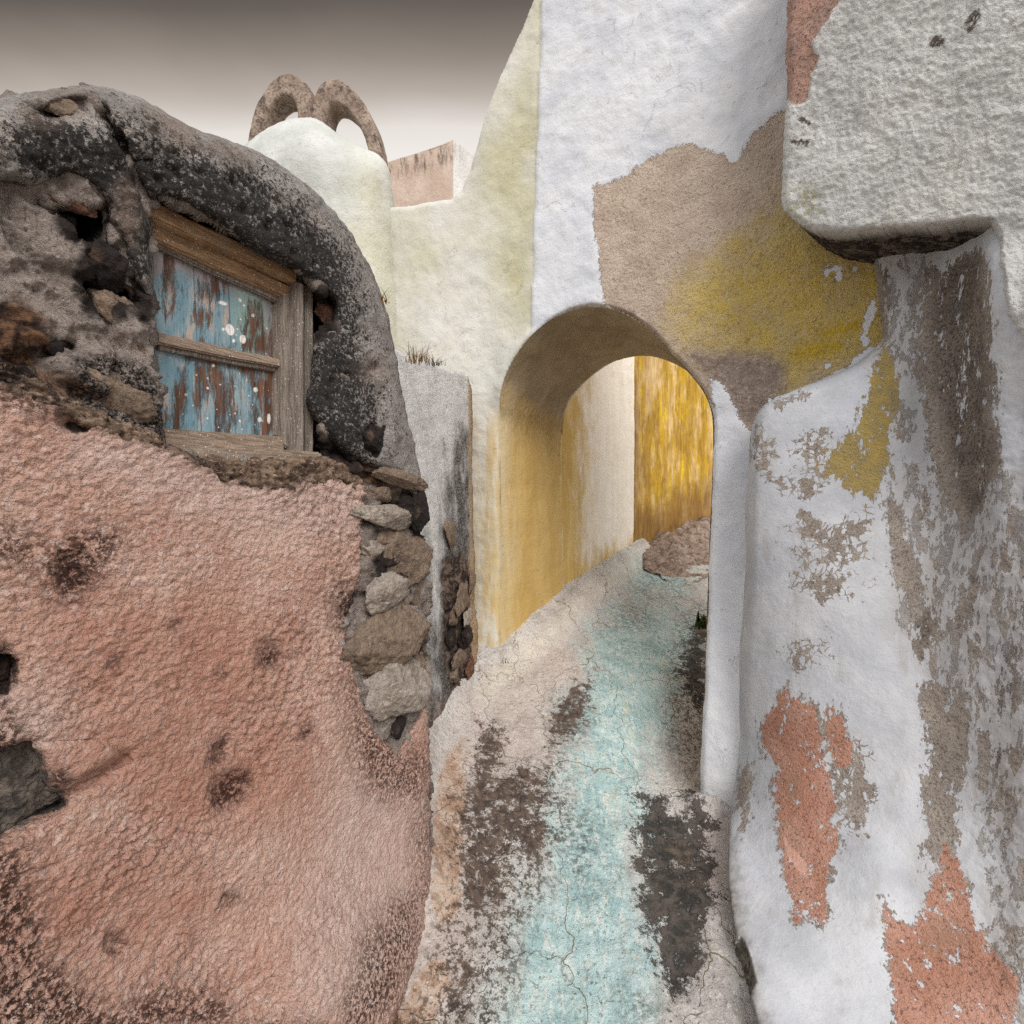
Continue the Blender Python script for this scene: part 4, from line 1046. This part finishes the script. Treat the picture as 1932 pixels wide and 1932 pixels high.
# overhanging block
def d_blk(px, py):
    u = (px-C)/C
    t = (2.32*u-1.234)/(.516+.57*u)
    d = 2.32-.57*t
    k = sstep(400, 520, py)*sstep(1860, 1890, px)
    return d*(1-k)+k*(d_white(px, py)-.022)
BLK = [(1496, -330), (1486, 0), (1480, 200), (1476, 330), (1474, 385), (1484, 402), (1506, 420), (1530, 434), (1560, 439), (1620, 437), (1720, 430), (1862, 418), (1874, 424), (1884, 470), (1890, 540), (1902, 610), (1950, 660), (2060, 700), (2500, 780), (2500, -330)]
def h_blk(P, pts, sd):
    bare = sstep(-.05, .05, region(pts, [BBARE]))
    d1, _ = worley(P+.014*np.stack([fbm(P, 40, 2, seed=i) for i in (1, 2, 3)], 1), 50, 3)
    return .016*fbm(P, 4, 3, seed=121)+(1-.4*bare)*(.0065*fbm(P, 34, 4, .6, seed=122)+.0045*(1-sstep(0, .8, d1)))-bare*.006
BBARE = [(1488, -20), (1600, -60), (1590, 0), (1560, 40), (1530, 80), (1545, 110), (1530, 140), (1522, 190), (1506, 196), (1480, 190), (1482, 100)]
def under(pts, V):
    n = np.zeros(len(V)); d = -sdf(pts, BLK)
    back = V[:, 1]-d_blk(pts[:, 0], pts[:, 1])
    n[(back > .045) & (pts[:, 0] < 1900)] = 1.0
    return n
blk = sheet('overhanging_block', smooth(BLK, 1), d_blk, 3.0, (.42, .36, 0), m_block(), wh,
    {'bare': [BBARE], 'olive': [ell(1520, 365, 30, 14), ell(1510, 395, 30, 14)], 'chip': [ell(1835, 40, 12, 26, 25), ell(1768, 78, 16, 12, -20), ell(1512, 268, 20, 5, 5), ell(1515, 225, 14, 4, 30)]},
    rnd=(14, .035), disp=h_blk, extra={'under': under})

# ================================================================== PATH AND GROUND
def path():
    xs = np.concatenate([np.arange(-1.6, -.6, .05), np.arange(-.6, 1.25, .009), np.arange(1.25, 3.4, .03)])
    ys = np.concatenate([np.arange(.2, 1.3, .03), np.arange(1.3, 4.0, .011), np.arange(4.0, 9.5, .035)])
    X, Y = np.meshgrid(xs, ys); X, Y = X.ravel(), Y.ravel()
    Z = gz(X, Y)
    V = np.stack([X, Y, Z], 1); pp = proj(V)
    # plaster fillet along the left wall, dished middle, curb in the passage
    xl = np.interp(Y, [1.5, 2.0, 2.15, 2.75, 3.4, 3.65, 4.7, 5.7], [-.40, -.33, -.36, -.43, -.24, -.04, .66, 1.35])
    dl = X-xl
    Z = Z+.16*np.exp(-np.maximum(dl, 0)/.11)*sstep(1.5, 2.2, Y)*sstep(4.2, 3.0, Y)
    Z = Z+.13*sstep(.34+.05*np.sin(Y*3.1), .14, dl)*sstep(3.5, 4.2, Y)
    xr = np.interp(Y, [1.3, 1.64, 2.1, 2.5, 2.9, 4], [.70, .79, .9, .965, 1.1, 1.9])
    Z = Z-.13*sstep(.9, .0, np.abs(xr-X))*sstep(1.9, 2.6, Y)*sstep(3.6, 3.0, Y)
    Z = Z-.4*sstep(.10, .35, X-xr)*sstep(3.2, 2.4, Y)
    e = np.array([.2, -.05]); q = np.stack([X-.90, Y-2.51], 1); tt = np.clip(q@e/(e@e), 0, 1)
    Z = Z+.13*np.exp(-np.linalg.norm(q-tt[:, None]*e, axis=1)/.075)
    Z = Z-.03*np.exp(-((X-(.15+.12*(Y-1.6)))/.22)**2)*sstep(4, 2, Y)
    P = np.stack([X, Y, Z], 1)
    Z = Z+.022*fbm(P, 3.5, 4, seed=131)+.008*ridged(P, 9, 4, seed=132)+.004*fbm(P, 40, 3, seed=133)
    bk = sstep(-.2, .1, region(pp, MOULD+SOOTY))
    Z = Z-.012*bk+.006*bk*ridged(P, 26, 3, seed=134)
    V = np.stack([X, Y, Z], 1)
    nx, ny = len(xs), len(ys)
    F = [(j*nx+i, j*nx+i+1, (j+1)*nx+i+1, (j+1)*nx+i) for j in range(ny-1) for i in range(nx-1)]
    pp = proj(V)
    at = {k: region(pp, v) for k, v in {
        'turquoise': [[(1120, 1180), (1250, 1140), (1330, 1180), (1280, 1300), (1235, 1400), (1205, 1500), (1200, 1620), (1210, 1750), (1250, 1932), (1260, 2300), (860, 2300), (920, 1932), (980, 1760), (1030, 1620), (1064, 1500), (1080, 1400), (1100, 1280)], ell(1240, 1080, 60, 30)],
        'pinkish': [[(900, 1300), (1080, 1180), (1120, 1240), (1060, 1400), (960, 1500), (900, 1500), (830, 1420)], ell(1270, 1040, 80, 40), [(800, 1500), (900, 1560), (860, 1932), (700, 1932)], ell(1350, 1600, 40, 90)],
        'cream': [[(905, 1290), (1100, 1125), (1200, 1045), (1210, 1075), (1110, 1150), (960, 1290), (915, 1330)]],
        'teal': [ell(1180, 1220, 30, 14, -10), ell(1190, 1160, 40, 30), ell(1250, 1100, 60, 26, -10), ell(1100, 1610, 40, 90), ell(1200, 1900, 40, 30), ell(1080, 1360, 50, 40)],
        'brown': [[(818, 1490), (850, 1420), (872, 1400), (880, 1500), (872, 1640), (866, 1720), (820, 1760)], [(740, 1932), (790, 1840), (830, 1800), (850, 1860), (800, 1960), (720, 2050)]],
        'mould': MOULD, 'sooty': SOOTY,
        'speck': [[(860, 1500), (1060, 1420), (1080, 1560), (1000, 1750), (960, 1932), (760, 2050), (820, 1760)], [(1280, 1150), (1330, 1150), (1330, 1480), (1260, 1400)]]}.items()}
    o = mesh_obj('path', V, F, m_path(), None, at)
    o['kind'] = 'structure'
MOULD = [[(1208, 1505), (1250, 1512), (1262, 1530), (1300, 1540), (1330, 1600), (1345, 1650), (1340, 1740), (1312, 1850), (1272, 1885), (1240, 1800), (1216, 1700), (1204, 1580)], [(1294, 1496), (1318, 1500), (1334, 1560), (1318, 1580), (1302, 1540)], [(1290, 1240), (1328, 1165), (1328, 1330), (1295, 1300)]]
SOOTY = [[(902, 1362), (940, 1372), (946, 1440), (930, 1465), (1000, 1450), (1030, 1500), (980, 1570), (950, 1620), (940, 1700), (882, 1720), (876, 1600), (872, 1500), (905, 1440)], [(846, 1880), (872, 1820), (890, 1840), (870, 1900), (840, 1930)], [(1046, 1335), (1080, 1300), (1114, 1286), (1112, 1330), (1084, 1385), (1046, 1395)], ell(1000, 1560, 30, 50)]
path()
gm = Mat('dry_earth', .97); gm = gm.finish(gm.two((150, 134, 116), (116, 102, 88), 2), gm.n(8, 6, .7), .05, .8)
g = mesh_obj('ground', [(-300, -300, -1.2), (300, -300, -1.2), (300, 300, -1.2), (-300, 300, -1.2)], [(0, 1, 2, 3)], gm)
g['kind'] = 'structure'

# rubble at the foot of the golden wall
heap = mesh_of = None
def outcrop():
    n, m = 90, 60
    V = []; F = []
    for j in range(m):
        for i in range(n):
            u = i/(n-1); w = j/(m-1)
            x = 1.22+2.3*u; y = 5.55+1.75*u+(.95*(w-.8))
            x += .75*(w-.8)*-.6
            b = math.sin(math.pi*min(1, u*1.15+.02))**.6 if u < .80 else .55
            z = .28*y-.476-.05+.34*(math.sin(math.pi*w)**.7 if w > .5 else (2*w)**1.6)*max(0, b)*(.40+.60*min(1, u*1.6))
            V.append((x, y, z))
    V = np.array(V)
    V[:, 2] += .10*ridged(V, 3.2, 5, seed=141)+.03*fbm(V, 14, 4, seed=142)
    V[:, 0] += .05*fbm(V, 4, 3, seed=143)
    F = [(j*n+i, j*n+i+1, (j+1)*n+i+1, (j+1)*n+i) for j in range(m-1) for i in range(n-1)]
    o = mesh_obj('rock_outcrop', V, F, m_rock('brown_outcrop', (172, 152, 138), (112, 94, 82), (204, 188, 176), .4))
    tag(o, 'low brown rock outcrop at the foot of the golden wall', 'rock')
outcrop()

# ================================================================== FAR HOUSE
def far_house():
    L, Cn, R = np.array([-1.777, 7.43]), np.array([-.804, 7.0]), np.array([.10, 8.08])
    L2 = Cn+(L-Cn)*1.6
    top = ZC+.7257*7
    fh = thing('far_house', 'small flat-roofed house with one peach wall and one white wall, behind the saddle', 'house')
    def face(name, a, b, mat):
        n, m = 50, 60
        V = []
        for k in range(m):
            for i in range(n):
                p = a+(b-a)*i/(n-1); V.append((p[0], p[1], 3.2+(top-3.2)*k/(m-1)))
        V = np.array(V); e = (b-a)/np.linalg.norm(b-a); nr = np.array([e[1], -e[0], 0])
        V = V+np.outer(.02*fbm(V, 2.5, 4, seed=151), nr)
        V[:, 2] += .02*fbm(V, 3, 3, seed=152)*(V[:, 2] > top-.01)
        F = [(k*n+i, k*n+i+1, (k+1)*n+i+1, (k+1)*n+i) for k in range(m-1) for i in range(n-1)]
        mesh_obj(name, V, F, mat, fh, {'topdirt': np.clip((V[:, 2]-(top-.30))*2.5, -1.5, 1.5)})
    w1 = face('wall', L2, Cn, m_box((214, 194, 178), (198, 174, 158), .9)); face('wall', Cn, R, m_box((230, 228, 224), (214, 212, 208), .3))
    B = L2+(R-Cn)
    mesh_obj('roof', [(L2[0], L2[1], top-.02), (Cn[0], Cn[1], top-.02), (R[0], R[1], top-.02), (B[0], B[1], top-.02), (L2[0], L2[1], 0), (Cn[0], Cn[1], 0), (R[0], R[1], 0), (B[0], B[1], 0)],
             [(0, 1, 2, 3), (0, 3, 7, 4), (3, 2, 6, 7)], m_box((190, 180, 170), (170, 160, 150), .3), fh, {'topdirt': [0]*8}, False)
far_house()

# ================================================================== PLANTS
def tuft(name, px, py, d, n, hgt, spread, mat, label, cat, seed, droop=.5, leaf=False):
    rs = random.Random(seed); V = []; F = []
    base = unproj(np.float64(px), np.float64(py), np.float64(d))
    for k in range(n):
        a = rs.uniform(0, 2*math.pi); h = hgt*rs.uniform(.4, 1.1); lean = rs.uniform(.1, 1.0)*droop
        b0 = np.array([rs.gauss(0, spread), rs.gauss(0, spread*.4), rs.gauss(0, .004)])
        dirv = np.array([math.cos(a), math.sin(a), 0]); w = rs.uniform(.0012, .0028)*(4 if leaf else 1)
        side = np.array([-dirv[1], dirv[0], 0])
        s0 = len(V); seg = 5
        for i in range(seg+1):
            t = i/seg
            p = b0+dirv*lean*h*t*t+np.array([0, 0, 1])*h*(t-.35*lean*t*t)
            ww = w*(1-t*.9) if not leaf else w*math.sin(math.pi*min(.97, t*.9+.08))
            V += [p-side*ww, p+side*ww, p+np.array([0, 0, ww])]
        for i in range(seg):
            for e in range(3):
                F.append((s0+i*3+e, s0+i*3+(e+1) % 3, s0+i*3+3+(e+1) % 3, s0+i*3+3+e))
    o = mesh_obj(name, V, F, mat); o.location = base
    tag(o, label, cat)
    return o
ST = m_straw((176, 136, 92), 'dry_straw'); GR = m_straw((74, 92, 48), 'green_leaf'); DK = m_straw((88, 66, 48), 'dead_stems')
tuft('dry_grass', 790, 684, 2.5, 70, .11, .035, ST, 'tuft of dry straw grass on top of the grey cement wall', 'grass', 1, 1.1)
tuft('dead_weed', 818, 690, 2.66, 40, .06, .02, DK, 'dark withered weed on the grey cement wall, right of the straw grass', 'weed', 2, 1.2)
tuft('dry_sprig', 726, 572, 1.80, 14, .05, .008, ST, 'thin dry sprig sprouting from the right edge of the dark roof', 'weed', 3, 1.3)
tuft('green_weed', 1326, 1185, 2.95, 40, .09, .015, GR, 'small green weed at the foot of the right arch pier', 'weed', 4, 1.0, True)
tuft('dry_twig', 950, 1252, 3.42, 9, .10, .02, DK, 'dead twigs at the foot of the yellow left pier', 'twig', 5, 1.4)

# ================================================================== LIGHT, SKY, CAMERA
W = bpy.data.worlds.new('World'); S.world = W; W.use_nodes = True
t = W.node_tree; t.nodes.clear()
out = t.nodes.new('ShaderNodeOutputWorld'); bg = t.nodes.new('ShaderNodeBackground'); t.links.new(bg.outputs[0], out.inputs[0])
ge = t.nodes.new('ShaderNodeTexCoord'); sp = t.nodes.new('ShaderNodeSeparateXYZ'); t.links.new(ge.outputs['Generated'], sp.inputs[0])
at2 = t.nodes.new('ShaderNodeMath'); at2.operation = 'ARCTAN2'; t.links.new(sp.outputs[2], at2.inputs[0]); t.links.new(sp.outputs[1], at2.inputs[1])
dv = t.nodes.new('ShaderNodeMath'); dv.operation = 'DIVIDE'; t.links.new(at2.outputs[0], dv.inputs[0]); dv.inputs[1].default_value = math.pi
nz = t.nodes.new('ShaderNodeTexNoise'); nz.inputs['Scale'].default_value = 2.5; nz.inputs['Detail'].default_value = 5
mpn = t.nodes.new('ShaderNodeMapping'); mpn.inputs['Scale'].default_value = (.6, 1, 2.5)
t.links.new(ge.outputs['Generated'], mpn.inputs[0]); t.links.new(mpn.outputs[0], nz.inputs['Vector'])
ns = t.nodes.new('ShaderNodeMath'); ns.operation = 'MULTIPLY_ADD'; t.links.new(nz.outputs[0], ns.inputs[0]); ns.inputs[1].default_value = .022; ns.inputs[2].default_value = -.011
ad = t.nodes.new('ShaderNodeMath'); ad.operation = 'ADD'; t.links.new(dv.outputs[0], ad.inputs[0]); t.links.new(ns.outputs[0], ad.inputs[1])
rp = t.nodes.new('ShaderNodeValToRGB'); t.links.new(ad.outputs[0], rp.inputs[0])
SK = [(0, (.92, .89, .86)), (.19, (.92, .88, .84)), (.203, (.84, .79, .74)), (.217, (.52, .46, .41)), (.233, (.31, .265, .228)), (.252, (.13, .11, .097)), (.266, (.145, .13, .12)), (.31, (.65, .63, .60)), (.38, (1.2, 1.18, 1.15)), (.6, (.95, .965, 1.0)), (1, (.95, .97, 1.01))]
el = rp.color_ramp.elements
while len(el) < len(SK): el.new(.5)
for e, (p, c) in zip(el, SK): e.position = p; e.color = (*c, 1)
t.links.new(rp.outputs[0], bg.inputs[0]); bg.inputs[1].default_value = 1.0

sd = np.array([.26, -.72, .64]); sd /= np.linalg.norm(sd)
su = bpy.data.lights.new('sun', 'SUN'); su.energy = 2.85; su.angle = math.radians(30); su.color = (1, .965, .92)
so = link(bpy.data.objects.new('sun', su)); so.rotation_euler = Vector(sd).to_track_quat('Z', 'Y').to_euler()

cam = bpy.data.cameras.new('camera'); cam.sensor_width = 36; cam.lens = 18; cam.clip_end = 1000; cam.clip_start = .05
co = link(bpy.data.objects.new('camera', cam)); co.location = (0, 0, ZC); co.rotation_euler = (math.radians(90), 0, 0)
S.camera = co
S.view_settings.view_transform = 'Standard'; S.view_settings.look = 'None'; S.view_settings.gamma = 1
S.view_settings.exposure = -0.05
S.cycles.use_denoising = False
